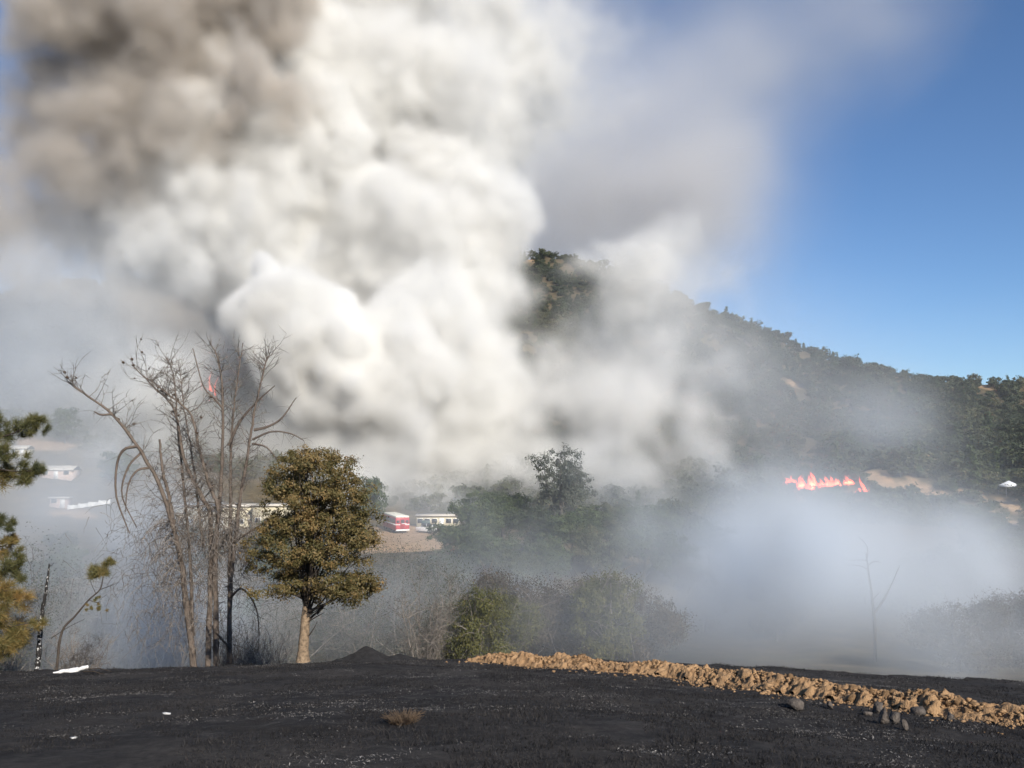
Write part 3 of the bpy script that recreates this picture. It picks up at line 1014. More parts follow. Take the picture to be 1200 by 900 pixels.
def leaning_sapling():
    Y = 39.0
    base = at_depth(70, Y)
    rng = np.random.default_rng(65)
    root = empty('leaning_sapling', base)
    tag(root, 'leaning singed sapling with one brown needle tuft at its tip', 'sapling')
    Q = lambda px, py, dy=0: P(px, py, Y) * ((Y + dy) / Y) - base
    pts = curve_pts([Q(66, 790), Q(72, 742), Q(88, 722), (Q(104, 703)), Q(117, 691), Q(121, 676)], 24)
    mb = MB()
    mb.tube(pts, np.linspace(.06, .022, 24), 6)
    mb.build('trunk', M['dark_bark'], root)
    mb = MB()
    for c in [[(117, 691), (128, 687), (140, 682)], [(112, 695), (107, 684), (106, 678)], [(60, 748), (80, 735), (100, 725)], [(104, 703), (112, 706), (118, 705)]]:
        mb.tube(curve_pts([Q(*q) for q in c], 8), np.linspace(.02, .008, 8), 4)
    mb.build('twigs', M['dark_bark'], root)
    nb = MB()
    for (px, py, r) in [(112, 670, 8), (118, 668, 8), (126, 660, 7), (108, 674, 7), (124, 672, 7), (115, 677, 6), (129, 658, 5), (114, 702, 3), (106, 713, 3), (118, 715, 3)]:
        for q in range(4):
            needle_tuft(nb, Q(px, py) + rng.normal(0, .1, 3), (0, 0, .3), r * .035 * .9, 90, rng, .55 + rng.normal(0, .12))
    nb.build('needles', M['needle'], root)
leaning_sapling()

def snag():
    Y = 74.0
    base = at_depth(1025, Y)
    rng = np.random.default_rng(67)
    root = empty('forked_snag', base)
    tag(root, 'forked bare grey snag rising from the smoke behind the soil windrow', 'dead tree')
    Q = lambda px, py, dy=0: P(px, py, Y) * ((Y + dy) / Y) - base
    m = Y / F
    mb = MB()
    mb.tube(curve_pts([Q(1026, 775), Q(1025, 735), Q(1022, 700), Q(1018, 672), Q(1015, 648)], 20), np.linspace(2.1, .8, 20) * m, 7)
    mb.build('trunk', M['dark_bark'], root)
    for c, r in [([(1025, 718), (1036, 702), (1046, 682), (1054, 663)], 2.4), ([(1018, 668), (1008, 663), (994, 662)], 1.0), ([(1018, 662), (1024, 658), (1032, 659)], 1.0),
                 ([(1016, 655), (1017, 645), (1014, 637), (1006, 629)], .9), ([(1023, 703), (1027, 698), (1030, 695)], .9), ([(1016, 657), (1008, 656), (996, 657)], .7)]:
        bb = MB()
        bb.tube(curve_pts([Q(*q) for q in c], 10), np.linspace(r * .7, .35, 10) * m, 5)
        bb.build('branch', M['dark_bark'], root)
snag()

# --- generic broadleaf tree and shrub prototypes
def make_tree(name, h, rad, seed, leaf, nclump=130, nleaf=34, size=.13, rc=.45, trunk_f=.28, squash=.8, parts=True, bark='dark_bark', nl=9, hollow=.5, twigs=0, conic=False):
    rng = np.random.default_rng(seed)
    lobes = []
    if conic:
        for k in range(nl):
            f = (k + .5) / nl
            lobes.append((np.array([rng.normal(0, .08 * rad), rng.normal(0, .08 * rad), h * (.18 + .78 * f)]), np.array([rad * (1.05 - f) * .9, rad * (1.05 - f) * .9, h * .1])))
    else:
        lobes.append((np.array([0, 0, h * .68]), np.array([rad * .7, rad * .7, h * .27])))
        for k in range(nl):
            a = k * 2.4 + rng.uniform(-.3, .3)
            q = rng.uniform(.35, .78) * rad
            zz = h * rng.uniform(trunk_f + .12, .84)
            r = rad * rng.uniform(.30, .5)
            lobes.append((np.array([math.cos(a) * q, math.sin(a) * q, zz]), np.array([r, r, r * squash])))
    mb = MB()
    tips = lobe_crown(mb, lobes, nclump, nleaf, rc, size, rng, hollow)
    tb = MB()
    pts = curve_pts([(0, 0, -.4), (rng.normal(0, .1), rng.normal(0, .1), h * trunk_f), (rng.normal(0, .3), rng.normal(0, .3), h * .6), (0, 0, h * .85)], 12)
    tb.tube(pts, np.linspace(.04 * h * .6, .01, 12) + .02, 7 if parts else 4, .4, 0)
    for k in range(14 if parts else 5):
        a = pts[rng.integers(3, 10)]
        t = tips[rng.integers(len(tips))]
        tb.tube(curve_pts([a, (a + t) / 2 + rng.normal(0, .2, 3), t], 6), np.linspace(.05, .012, 6) * h / 8, 4, .4, 0)
    for k in range(twigs):
        t = tips[rng.integers(len(tips))]
        twig(tb, t, rng.normal(0, .6, 3) + (0, 0, .5), rng.uniform(.5, 1.4), .018, rng, 0, .2, 4, 3)
    if parts:
        root = empty(name)
        tb.build('trunk', M[bark], root)
        mb.build('crown', M[leaf], root)
        return root
    for V_, q_, t_, m_ in zip(tb.V, tb.Fq, tb.tq, tb.mq):
        pass
    n0 = mb.n
    mb.V += tb.V
    mb.Fq += [q + n0 for q in tb.Fq]
    mb.tq += tb.tq
    mb.mq += [x + 1 for x in tb.mq]
    mb.n += tb.n
    return mb.mesh(name, [M[leaf], M[bark]])

def make_bare_shrub(name, h, rad, seed, leaf=None, nleaf=0, stems=9, twigs=46, size=.07, thick=.03, bark='twig'):
    rng = np.random.default_rng(seed)
    root = empty(name)
    tb = MB()
    tips = []
    for k in range(stems):
        a = rng.uniform(0, 6.28)
        d = np.array([math.cos(a) * rad / h * rng.uniform(.2, .9), math.sin(a) * rad / h * rng.uniform(.2, .9), 1])
        b = twig(tb, (rng.normal(0, .12), rng.normal(0, .12), -.3), d, h * rng.uniform(.7, 1.05), thick, rng, .0, .10, 8, 5)
        for q in range(twigs // 3):
            kk = rng.integers(2, 9)
            e = twig(tb, b[kk], d * .5 + rng.normal(0, .6, 3), h * rng.uniform(.15, .35), thick * .4, rng, 0, .18, 5, 3)
            for w in range(5):
                t = twig(tb, e[rng.integers(1, 6)], rng.normal(0, .7, 3) + (0, 0, .4), h * rng.uniform(.06, .16), thick * .2, rng, 0, .2, 3, 3)
                tips.append(t[-1])
    tb.build('stems', M[bark], root)
    if leaf:
        tips = np.array(tips)
        mb = MB()
        idx = rng.integers(0, len(tips), nleaf)
        C = tips[idx] + rng.normal(0, .30 * h / 4, (nleaf, 3))
        ct = rng.random(len(tips))
        mb.leaves(C, size, rng, np.clip(ct[idx] * .6 + rng.random(nleaf) * .4, 0, 1), np.tile([0, 0, .3], (nleaf, 1)))
        mb.build('foliage', M[leaf], root)
    return root

USED = set()
def plant(proto, px, Y, scale, label, cat, group=None, rz=None, sink=0.0, seed=0, name=None):
    rng = np.random.default_rng(int(px * 7 + Y * 13 + seed))
    o = proto if proto.name not in USED else copy_tree(proto)
    USED.add(proto.name)
    x = (px - PX0) / F * Y
    o.location = (x, Y, hz(x, Y) - sink)
    o.rotation_euler = (0, 0, rng.uniform(0, 6.28) if rz is None else rz)
    s = scale if isinstance(scale, tuple) else (scale,) * 3
    o.scale = s
    if name:
        o.name = name
    tag(o, label, cat, group)
    return o

def h_for(px, py_top, Y):
    """height in metres of a thing standing on the ground at (px, Y) whose top shows at row py_top"""
    x = (px - PX0) / F * Y
    return P(px, py_top, Y)[2] - hz(x, Y)

# mid-distance oaks on the knoll
oakA = make_tree('live_oak', 10, 4.6, 301, 'green_leaf', 300, 46, .15, .55, trunk_f=.12)
oakB = make_tree('live_oak', 10, 5.2, 302, 'green_leaf', 320, 46, .15, .6, trunk_f=.1, nl=11)
oakC = make_tree('live_oak', 10, 5.0, 303, 'hill_leaf', 300, 46, .15, .55, trunk_f=.1, nl=10)
G1 = 'evergreen oaks massed on the valley knoll'
LB = 'dark green oak in the massed grove on the smoky knoll'
for (pr, px, Y, top, lab) in [
        (oakA, 556, 122, 574, 'round topped dark oak at the end of the knoll grove nearest the red bus'), (oakB, 590, 127, 577, LB), (oakC, 622, 116, 592, LB), (oakB, 668, 112, 600, LB), (oakA, 692, 124, 590, LB),
        (oakC, 722, 126, 588, LB), (oakB, 748, 126, 592, LB), (oakA, 778, 124, 597, LB), (oakC, 802, 126, 604, LB), (oakB, 828, 124, 612, 'dark oak at the end of the knoll grove farthest from the red bus'),
        (oakA, 640, 104, 622, LB), (oakC, 706, 106, 614, LB), (oakB, 752, 108, 616, LB), (oakA, 575, 108, 618, LB), (oakB, 536, 112, 612, LB), (oakC, 606, 100, 640, LB), (oakA, 792, 108, 626, LB), (oakC, 528, 104, 648, LB)]:
    h = h_for(px, top, Y)
    s = h / 10.0
    plant(pr, px, Y, (min(1.25, max(.75, s)), min(1.25, max(.75, s)), s), lab, 'oak tree', G1)
VR = 'dark tree in the smoky valley woods below the burning hillside'
rv = np.random.default_rng(91)
for k in range(30):
    Y = rv.uniform(92, 186)
    px = rv.uniform(850, 1235)
    if (Y < 120 and px < 960) or (Y > 135 and 985 < px < 1125):
        continue
    s = rv.uniform(.5, .85)
    plant((oakA, oakB, oakC)[k % 3], px, Y, (s * rv.uniform(1, 1.3), s * rv.uniform(1, 1.3), s), VR, 'tree', 'trees in the smoky valley')
VL = 'dim tree on the smoky valley floor behind the dead tree'
for k in range(22):
    Y = rv.uniform(85, 160)
    px = rv.uniform(-30, 330) if k % 4 else rv.uniform(330, 420)
    s = rv.uniform(.35, .6)
    plant((oakA, oakB, oakC)[k % 3], px, Y, (s * rv.uniform(1, 1.3), s * rv.uniform(1, 1.3), s), VL, 'tree', 'trees in the smoky valley')
gp = make_tree('gray_pine', 12, 3.9, 311, 'gray_leaf', 330, 34, .12, .45, trunk_f=.2, nl=14, squash=1.1, hollow=.3, twigs=120, bark='twig')
s = h_for(656, 527, 121) / 11.3
plant(gp, 656, 121, (s * .95, s * .95, s), 'tall thin grey leaved tree rising above the knoll grove', 'tree')

# nearer smoky brush behind the crest
shA = make_bare_shrub('bare_shrub', 4, 2.6, 321, None, 0, 11, 54)
shB = make_tree('leafy_brush', 4, 2.1, 322, 'olive_leaf', 300, 60, .045, .28, trunk_f=.1, nl=9, hollow=.4, twigs=90, bark='twig')
shC = make_tree('scorched_brush', 4, 2.4, 323, 'brown_leaf', 620, 52, .042, .36, trunk_f=.08, nl=11, hollow=.3, twigs=90, bark='twig')
shD = make_bare_shrub('thin_brush', 4, 2.4, 324, 'gray_leaf', 6000, 9, 48, .03)
G2 = 'smoky brush behind the burnt crest'
def brush(pr, px, Y, top, lab, wide=1.0, cat='shrub'):
    s = max(.35, h_for(px, top, Y) / 4.0)
    plant(pr, px, Y, (s * wide, s * wide, s), lab, cat, G2)
brush(shD, 512, 54, 668, 'half bare grey brown shrub beside the yellowing one', .8)
brush(shA, 500, 52, 690, 'leafless shrub at the foot of the half bare grey brown one', .9)
brush(shB, 563, 53, 682, 'yellowing green shrub next to the near end of the soil windrow', .8)
LC = 'scorched brown shrub standing in smoke behind the soil windrow'
for (px, Y, top) in [(618, 70, 672), (672, 72, 672), (748, 70, 686)]:
    brush(shC, px, Y, top, LC, .85)
brush(shB, 592, 58, 694, 'low olive bush between the yellowing shrub and the scorched ones', .9)
brush(shB, 714, 66, 664, 'olive topped shrub among the scorched brown ones', .7)
for (px, Y, top) in [(905, 88, 676), (820, 92, 664)]:
    brush(shC, px, Y, top, 'dim rounded shrub lost in the thick low smoke', .7)
LD = 'dark grey brush on the smoky slope below the bare clearing'
for (px, Y, top) in [(1100, 104, 656), (1135, 108, 650), (1168, 102, 655), (1195, 106, 648), (1210, 98, 668)]:
    brush(shC, px, Y, top, LD, 1.1)
for (px, Y, top) in [(1112, 70, 704), (1180, 74, 690)]:
    brush(shC, px, Y, top, 'low scorched bush in the smoke beyond the far end of the soil windrow', 1.1)
LE = 'grey leafless brush below the dirt lot'
for (px, Y, top) in [(436, 96, 640), (455, 92, 648), (478, 90, 655), (500, 96, 652), (446, 80, 668), (480, 78, 676), (520, 84, 664), (420, 84, 656), (400, 70, 690), (425, 64, 700)]:
    brush(shD, px, Y, top, LE, 1.2)
LF = 'dim grey brush in smoke behind the dead tree and pine'
for (px, Y, top) in [(20, 50, 690), (60, 56, 690), (96, 44, 735), (110, 46, 740), (132, 60, 680), (85, 60, 680), (30, 62, 655), (165, 70, 650), (200, 62, 700), (300, 60, 700), (330, 58, 716), (290, 44, 740)]:
    brush(shA if px in (96, 110, 290) else shD, px, Y, top, LF, 1.2)
brush(oakA, 30, 64, 655, 'dark bushy tree in smoke behind the pine', 2.0, 'tree') if False else None

# ------------------------------------------------------------------ hillside woods
def hillside():
    rng = np.random.default_rng(71)
    ok = [make_tree('hillside_tree', 5.5, 3.0, 401 + k, 'hill_leaf', 56, 20, .30, .6, trunk_f=.08, parts=False, nl=7) for k in range(4)]
    con = [make_tree('hillside_conifer', 7.0, 1.7, 411 + k, 'green_leaf', 60, 18, .28, .45, trunk_f=.1, parts=False, nl=9, conic=True) for k in range(2)]
    low = [make_tree('hillside_brush', 2.2, 1.8, 421 + k, 'hill_leaf', 26, 16, .26, .5, trunk_f=.05, parts=False, nl=5) for k in range(3)]
    # candidate spots over the hillside
    X, Yy = [], []
    step = 3.9
    for y in np.arange(178, 540, step):
        for x in np.arange(-.66 * y, .66 * y, step):
            X.append(x + rng.uniform(-.45, .45) * step)
            Yy.append(y + rng.uniform(-.45, .45) * step)
    X, Yy = np.array(X), np.array(Yy)
    u = PX0 + F * X / Yy
    dm = np.maximum.reduce([dirt_mask(X, Yy), dirt_mask(X, Yy + 4), dirt_mask(X, Yy + 9), dirt_mask(X, Yy + 14), dirt_mask(X, Yy + 19), dirt_mask(X, Yy + 24)])
    keep = (Yy < ridge_Y(u) + 12) & (dm < .25) & (u > -90) & (u < 1290) & (fbm(X, Yy, 18, 3, 83) > -.5)
    start = tab(u, [0, 400, 700, 900, 1000, 1200], [235, 215, 205, 190, 186, 180])
    keep &= Yy > start
    keep &= ~((u > 918) & (u < 1024) & (Yy > 184) & (Yy < 228) & (rng.random(len(u)) > .22))      # burnt-out strip in front of the flames
    X, Yy, u = X[keep], Yy[keep], u[keep]
    Z = height(X, Yy)
    vis = (u > 845) | (u < 60)
    order = np.argsort(np.where(vis & (u > 845) & (u < 1210), Yy, 1e6))
    made = 0
    G = 'trees on the hillside across the valley'
    first = []
    for k in order[:292]:
        big = rng.random()
        me = ok[rng.integers(4)] if big > .12 else con[rng.integers(2)]
        o = link(me.name.split('.')[0], me)
        s = .5 + .9 * rng.random() ** 1.8
        o.location = (X[k], Yy[k], Z[k] - .2)
        o.rotation_euler = (0, 0, rng.uniform(0, 6.28))
        o.scale = (s * rng.uniform(.9, 1.2), s * rng.uniform(.9, 1.2), s * rng.uniform(.75, 1.05))
        if 'conifer' in me.name:
            tag(o, 'small pointed conifer among the oaks on the hillside across the valley', 'conifer', 'conifers on the hillside')
        else:
            tag(o, 'rounded dark green tree in the woods on the hillside', 'tree', G)
        first.append(o)
    rest = np.array([k for k in range(len(X)) if k not in set(order[:292].tolist())])
    # skyline trees
    for (px, dY, h, kind) in [(853, -4, 7.5, 1), (868, -3, 5.5, 0), (883, -3, 6.5, 1), (900, -2, 5.0, 0), (917, -3, 3.6, 0), (944, -2, 4.6, 1), (960, -2, 3.8, 0), (983, -2, 5.6, 1), (992, -2, 4.0, 1),
                              (1017, -2, 3.6, 1), (1030, -2, 3.2, 0), (1046, -2, 3.8, 1), (1060, -2, 4.2, 1), (1065, -1, 3.6, 1), (1143, -6, 6.5, 0), (1167, -6, 6.0, 0), (1183, -4, 5.5, 1), (1197, -4, 5.5, 0), (75, -2, 8.0, 0), (90, -2, 6.0, 0)]:
        Y = float(ridge_Y(px)) + dY
        p = at_depth(px, Y)
        me = con[int(px) % 2] if kind else ok[int(px) % 4]
        o = link('ridge_conifer' if kind else 'ridge_tree', me)
        o.location = p - (0, 0, .3)
        s = h / (7.0 if kind else 5.5)
        o.scale = (s, s, s)
        o.rotation_euler = (0, 0, px)
        if px < 200:
            tag(o, 'lone rounded tree on the shaded ridge behind the brown smoke', 'tree', 'trees on the skyline')
        elif kind:
            tag(o, 'small pointed conifer standing up on the hill skyline against blue sky', 'conifer', 'conifers on the skyline')
        else:
            tag(o, 'rounded oak standing up on the hill skyline against blue sky', 'tree', 'trees on the skyline')
    # the rest of the wood reads as one mass
    def mass(name, idx, meshes, label, smin, smax, seed, dens=1.0):
        r2 = np.random.default_rng(seed)
        pv = [(np.concatenate(me_v), q) for me_v, q in meshes]
        return
    pts = np.stack([X[rest], Yy[rest], Z[rest] - .2], -1)
    scatter_mass('hillside_wood', pts, [o for o in first if 'conifer' not in o.name][:9] + [o for o in first if 'conifer' in o.name][:1], (.42 + .85 * rng.random(len(pts)) ** 2) * (1 + .35 * fbm(pts[:, 0], pts[:, 1], 30, 2, 88)), 'mass of low dark oaks and chaparral covering the far hill', 'woodland')
    # low brush between the trees
    n = 9000
    x = rng.uniform(-1, 1, n)
    y = rng.uniform(180, 535, n)
    x = x * .64 * y
    uu = PX0 + F * x / y
    k = (y < ridge_Y(uu) + 6) & (np.maximum.reduce([dirt_mask(x, y), dirt_mask(x, y + 4), dirt_mask(x, y + 8), dirt_mask(x, y + 12)]) < .3) & (uu > -60) & (uu < 1260) & (y > tab(uu, [0, 400, 700, 1000], [250, 215, 205, 182]))
    k &= ~((uu > 918) & (uu < 1024) & (y > 200) & (y < 226) & (rng.random(n) > .3))
    x, y = x[k], y[k]
    lowobs = []
    for q, me in enumerate(low):
        p = on_ground((880, 930, 985)[q], (402, 425, 440)[q], 60)
        o = link('hillside_shrub', me)
        o.location = p - (0, 0, .2)
        tag(o, 'low round shrub beside the bare soil patch high on the hill', 'shrub', 'shrubs high on the hill')
        lowobs.append(o)
    scatter_mass('hillside_chaparral', np.stack([x, y, height(x, y) - .15], -1), lowobs, rng.uniform(.5, 1.3, len(x)), 'low grey green chaparral growing between the hillside trees', 'brush')

def scatter_mass(name, pts, protos, scales, label, cat):
    me = bpy.data.meshes.new(name)
    me.vertices.add(len(pts))
    me.vertices.foreach_set('co', np.asarray(pts, np.float32).ravel())
    a = me.attributes.new('size', 'FLOAT', 'POINT')
    a.data.foreach_set('value', np.asarray(scales, np.float32))
    o = link(name, me)
    tag(o, label, cat, kind='stuff')
    ng = bpy.data.node_groups.new(name, 'GeometryNodeTree')
    ng.interface.new_socket('Geometry', in_out='INPUT', socket_type='NodeSocketGeometry')
    ng.interface.new_socket('Geometry', in_out='OUTPUT', socket_type='NodeSocketGeometry')
    n, L = ng.nodes, ng.links
    gi, go = n.new('NodeGroupInput'), n.new('NodeGroupOutput')
    g2i = n.new('GeometryNodeGeometryToInstance')
    for p in protos:
        oi = n.new('GeometryNodeObjectInfo')
        oi.inputs['Object'].default_value = p
        oi.inputs['As Instance'].default_value = True
        oi.transform_space = 'ORIGINAL'
        L.new(oi.outputs['Geometry'], g2i.inputs[0])
    jn = n.new('GeometryNodeJoinGeometry')
    for nd in [q for q in n if q.bl_idname == 'GeometryNodeObjectInfo']:
        L.new(nd.outputs['Geometry'], jn.inputs[0])
    n.remove(g2i)
    iop = n.new('GeometryNodeInstanceOnPoints')
    iop.inputs['Pick Instance'].default_value = True
    L.new(gi.outputs[0], iop.inputs['Points'])
    L.new(jn.outputs[0], iop.inputs['Instance'])
    ri = n.new('FunctionNodeRandomValue')
    ri.data_type = 'INT'
    ri.inputs['Min'].default_value = 0 if 'Min' in ri.inputs else 0
    for s_ in ri.inputs:
        if s_.type == 'INT' and s_.name == 'Max':
            s_.default_value = 1000
    for s_ in ri.outputs:
        if s_.type == 'INT':
            L.new(s_, iop.inputs['Instance Index'])
    rr = n.new('FunctionNodeRandomValue')
    rr.data_type = 'FLOAT_VECTOR'
    for s_ in rr.inputs:
        if s_.type == 'VECTOR' and s_.name == 'Max':
            s_.default_value = (0, 0, 6.28)
        if s_.type == 'VECTOR' and s_.name == 'Min':
            s_.default_value = (0, 0, 0)
    for s_ in rr.outputs:
        if s_.type == 'VECTOR':
            L.new(s_, iop.inputs['Rotation'])
    na = n.new('GeometryNodeInputNamedAttribute')
    na.data_type = 'FLOAT'
    na.inputs['Name'].default_value = 'size'
    L.new(na.outputs['Attribute'], iop.inputs['Scale'])
    L.new(iop.outputs[0], go.inputs[0])
    mo = o.modifiers.new('scatter', 'NODES')
    mo.node_group = ng
    return o
hillside()

# single trees on the slopes
def slope_tree(proto, px, py, top, lab, wide=1.0, name=None):
    g = on_ground(px, py, 60)
    h = (py - top) / F * g[1]
    s = h / proto_h[proto.name]
    o = plant(proto, px, g[1], (s * wide, s * wide, s), lab, 'tree')
    if name:
        o.name = name
proto_h = {}
gt = make_tree('bare_grey_tree', 9, 5.0, 431, 'gray_leaf', 110, 18, .2, .6, trunk_f=.1, nl=10, hollow=.3, twigs=160, bark='twig')
proto_h[gt.name] = 8.6
slope_tree(gt, 1030, 492, 450, 'large pale grey half bare tree on the sunlit hillside', .9)
dk = make_tree('dark_slope_tree', 8, 4.2, 432, 'green_leaf', 170, 26, .24, .6, trunk_f=.08, nl=9)
proto_h[dk.name] = 7.8
slope_tree(dk, 76, 520, 478, 'dark blue green tree beside the sandy cut on the smoky slope', .85)
slope_tree(dk, 435, 612, 560, 'dark tree dim in smoke behind the red bus', .8)
slope_tree(dk, 140, 566, 530, 'dark tree dim in smoke above the plaster sheds', 1.1)
slope_tree(dk, 985, 540, 505, 'dark spreading tree just above the burning edge of the clearing', 1.3)

# ------------------------------------------------------------------ vehicles and buildings in the valley
def wheel(parent, x, y, z, r=.5, w=.28):
    mb = MB()
    t = np.linspace(-w / 2, w / 2, 4)
    mb.tube([(x + q, y, z) for q in t], [r * .93, r, r, r * .93], 16)
    o = mb.build('wheel', M['rubber'], parent)
    rb = MB()
    rb.tube([(x - w / 2 - .02, y, z), (x + w / 2 + .02, y, z)], r * .5, 12)
    a = np.arange(12) * 2 * math.pi / 12
    for sx in (-1, 1):
        V = np.stack([np.full(12, x + sx * (w / 2 + .02)), y + np.cos(a) * r * .5, z + np.sin(a) * r * .5], -1)
        rb.add(np.vstack([V, [[x + sx * (w / 2 + .02), y, z]]]), [[k, (k + 1) % 12, 12] for k in range(12)])
    rb.build('rim', M['steel'], o)

def bus():
    p = at_depth(473, 176)
    root = empty('crew_bus', p, math.radians(20), 1.1)
    tag(root, 'red crew bus with cream roof seen from behind on the dirt lot', 'bus')
    W, L, H = 2.5, 11.0, 3.1
    def b(name, lo, hi, mat, parent=root, bev=0.0):
        mb = MB()
        mb.box(lo, hi, bev=bev)
        return mb.build(name, M[mat], parent)
    b('body', (-W / 2, 0, .5), (W / 2, L, H - .32), 'red_paint', bev=.08)
    b('roof', (-W / 2 + .02, .02, H - .36), (W / 2 - .02, L - .02, H), 'cream_paint', bev=.15)
    b('stripe', (-W / 2 - .012, -.012, 1.45), (W / 2 + .012, L * .97, 1.62), 'white_paint')
    b('skirt', (-W / 2 + .1, .1, .38), (W / 2 - .1, L - .1, .56), 'rubber')
    b('bumper', (-W / 2 + .03, -.22, .45), (W / 2 - .03, .02, .72), 'white_paint', bev=.04)
    for sx in (-1, 1):
        for k in range(8):
            y0 = .5 + k * 1.25
            b('window', (sx * (W / 2 + .012) - .02, y0, 1.75), (sx * (W / 2 + .012) + .02, y0 + 1.05, 2.5), 'dark_glass')
        b('tail_light', (sx * .95 - .13, -.05, .95), (sx * .95 + .13, .02, 1.25), 'lamp_red')
        for k in (2.2, 8.9):
            wheel(root, sx * (W / 2 - .18), k, .5)
    d = b('rear_door', (-.42, -.03, .8), (.42, .02, 2.6), 'red_paint')
    b('pane', (-.32, -.045, 1.8), (.32, -.02, 2.4), 'dark_glass', d)
    for sx in (-1, 1):
        b('rear_window', (sx * .82 - .25, -.025, 1.85), (sx * .82 + .25, .02, 2.3), 'dark_glass')
    b('lettering_panel', (-.2, -.06, 1.66), (.75, -.035, 1.78), 'white_paint')
bus()

def van(px, Y, rz, label, name, paint, L=4.6, W=1.95, H=2.05):
    p = at_depth(px, Y)
    root = empty(name, p, rz)
    tag(root, label, 'vehicle')
    def b(nm, lo, hi, mat, parent=root, bev=0.0):
        mb = MB()
        mb.box(lo, hi, bev=bev)
        return mb.build(nm, M[mat], parent)
    b('body', (-W / 2, 0, .38), (W / 2, L, 1.15), paint, bev=.09)
    b('cabin', (-W / 2 + .1, .05, 1.1), (W / 2 - .1, L * .68, H), paint, bev=.16)
    b('rear_window', (-W / 2 + .28, .02, 1.3), (W / 2 - .28, .06, 1.85), 'dark_glass')
    for sx in (-1, 1):
        for k in range(2):
            b('side_window', (sx * (W / 2 - .095) - .02, .45 + k * 1.3, 1.3), (sx * (W / 2 - .095) + .02, 1.55 + k * 1.3, 1.85), 'dark_glass')
        b('tail_light', (sx * (W / 2 - .16) - .09, -.02, .8), (sx * (W / 2 - .16) + .09, .03, 1.1), 'lamp_red')
        for k in (.85, L - .85):
            wheel(root, sx * (W / 2 - .1), k, .36, .36, .22)
    b('bumper', (-W / 2 + .03, -.12, .4), (W / 2 - .03, .03, .6), 'steel', bev=.03)
van(500, 179, .1, 'dark green utility wagon parked between the red bus and long shed', 'utility_wagon', 'teal_paint', H=2.2)
van(511, 176, .9, 'small pale car parked in front of the long cream shed', 'parked_car', 'white_paint', H=1.6, W=1.75)

def shed(name, label, px, Y, L, D, H, rz, wall, roof, nwin=5, z=None, door=True, pitch=.0):
    p = at_depth(px, Y)
    root = empty(name, p, rz)
    tag(root, label, 'building')
    def b(nm, lo, hi, mat, parent=root):
        mb = MB()
        mb.box(lo, hi)
        return mb.build(nm, M[mat], parent)
    w = b('wall', (-L / 2, 0, -1.5), (L / 2, D, H), wall)
    if pitch:
        mb = MB()
        e = .35
        V = [(-L / 2 - e, -e, H + .01), (L / 2 + e, -e, H + .01), (L / 2 + e, D / 2, H + pitch), (-L / 2 - e, D / 2, H + pitch), (L / 2 + e, D + e, H + .01), (-L / 2 - e, D + e, H + .01)]
        V2 = [(x, y, zz + .12) for x, y, zz in V]
        mb.add(V + V2, [[6, 7, 8, 9], [9, 8, 10, 11], [1, 0, 3, 2], [2, 3, 5, 4], [0, 1, 7, 6], [4, 5, 11, 10], [1, 2, 8, 7], [2, 4, 10, 8], [0, 6, 9, 3], [3, 9, 11, 5]])
        mb.build('roof', M[roof], root)
    else:
        b('roof', (-L / 2 - .3, -.4, H), (L / 2 + .3, D + .3, H + .28), roof)
    for k in range(nwin):
        x = -L / 2 + L * (k + .5) / nwin
        if door and k == nwin // 2:
            d = b('door', (x - .5, -.03, 0), (x + .5, .02, 2.1), 'white_paint')
            b('handle', (x + .33, -.08, 1.0), (x + .42, -.03, 1.1), 'steel', d)
            continue
        f = b('window', (x - .62, -.05, 1.0), (x + .62, .02, 2.05), 'white_paint')
        b('pane', (x - .54, -.07, 1.08), (x + .54, -.045, 1.97), 'dark_glass', f)
    return root
shed('long_shed', 'long low cream shed with pale flat roof behind the red bus', 514, 189, 9, 5, 2.5, .03, 'cream_wall', 'pale_roof', 6)
shed('cream_hall', 'long cream hall with a row of windows seen through the dead tree', 262, 186, 19, 8, 4.6, -.04, 'cream_wall', 'pale_roof', 9)
shed('hall_annex', 'lower cream annex with pale roof between dead tree and oak', 318, 183, 7, 6, 4.4, -.04, 'cream_wall', 'pale_roof', 3, door=False)
def shed_at(name, label, px, py, L, D, H, rz, wall, roof, nwin, pitch):
    g = on_ground(px, py, 60)
    return shed(name, label, px, g[1], L, D, H, rz, wall, roof, nwin, pitch=pitch)
shed_at('hillside_house', 'low sandy house with pale gabled roof below the sandy cut', 68, 562, 7.0, 5, 2.0, .1, 'pink_wall', 'pale_roof', 3, 1.0)
shed_at('plaster_shed', 'small sandy plaster shed at the end of the long white wall', 72, 596, 3.4, 3, 2.0, .15, 'pink_wall', 'pale_roof', 2, .0)
shed_at('roadside_house', 'small cream house half hidden behind the pine at the sandy cut', 22, 536, 4.0, 4, 2.0, .1, 'cream_wall', 'pale_roof', 2, .8)

def long_wall():
    a, b = on_ground(80, 597, 60), on_ground(128, 590, 60)
    root = empty('boundary_wall', a)
    tag(root, 'long low white wall running from the plaster shed', 'wall')
    d = b - a
    ang = math.atan2(d[1], d[0])
    root.rotation_euler = (0, 0, ang)
    L = float(np.linalg.norm(d[:2]))
    n = 4
    for k in range(n):
        mb = MB()
        z0 = d[2] * k / n
        mb.box((L * k / n + .02, -.12, z0 - 1.0), (L * (k + 1) / n - .02, .12, z0 + .9))
        mb.build('panel', M['white_paint'], root)
    for k in range(n + 1):
        mb = MB()
        mb.box((L * k / n - .17, -.17, d[2] * k / n - 1.2), (L * k / n + .17, .17, d[2] * k / n + 1.0))
        mb.build('pillar', M['white_paint'], root)
long_wall()

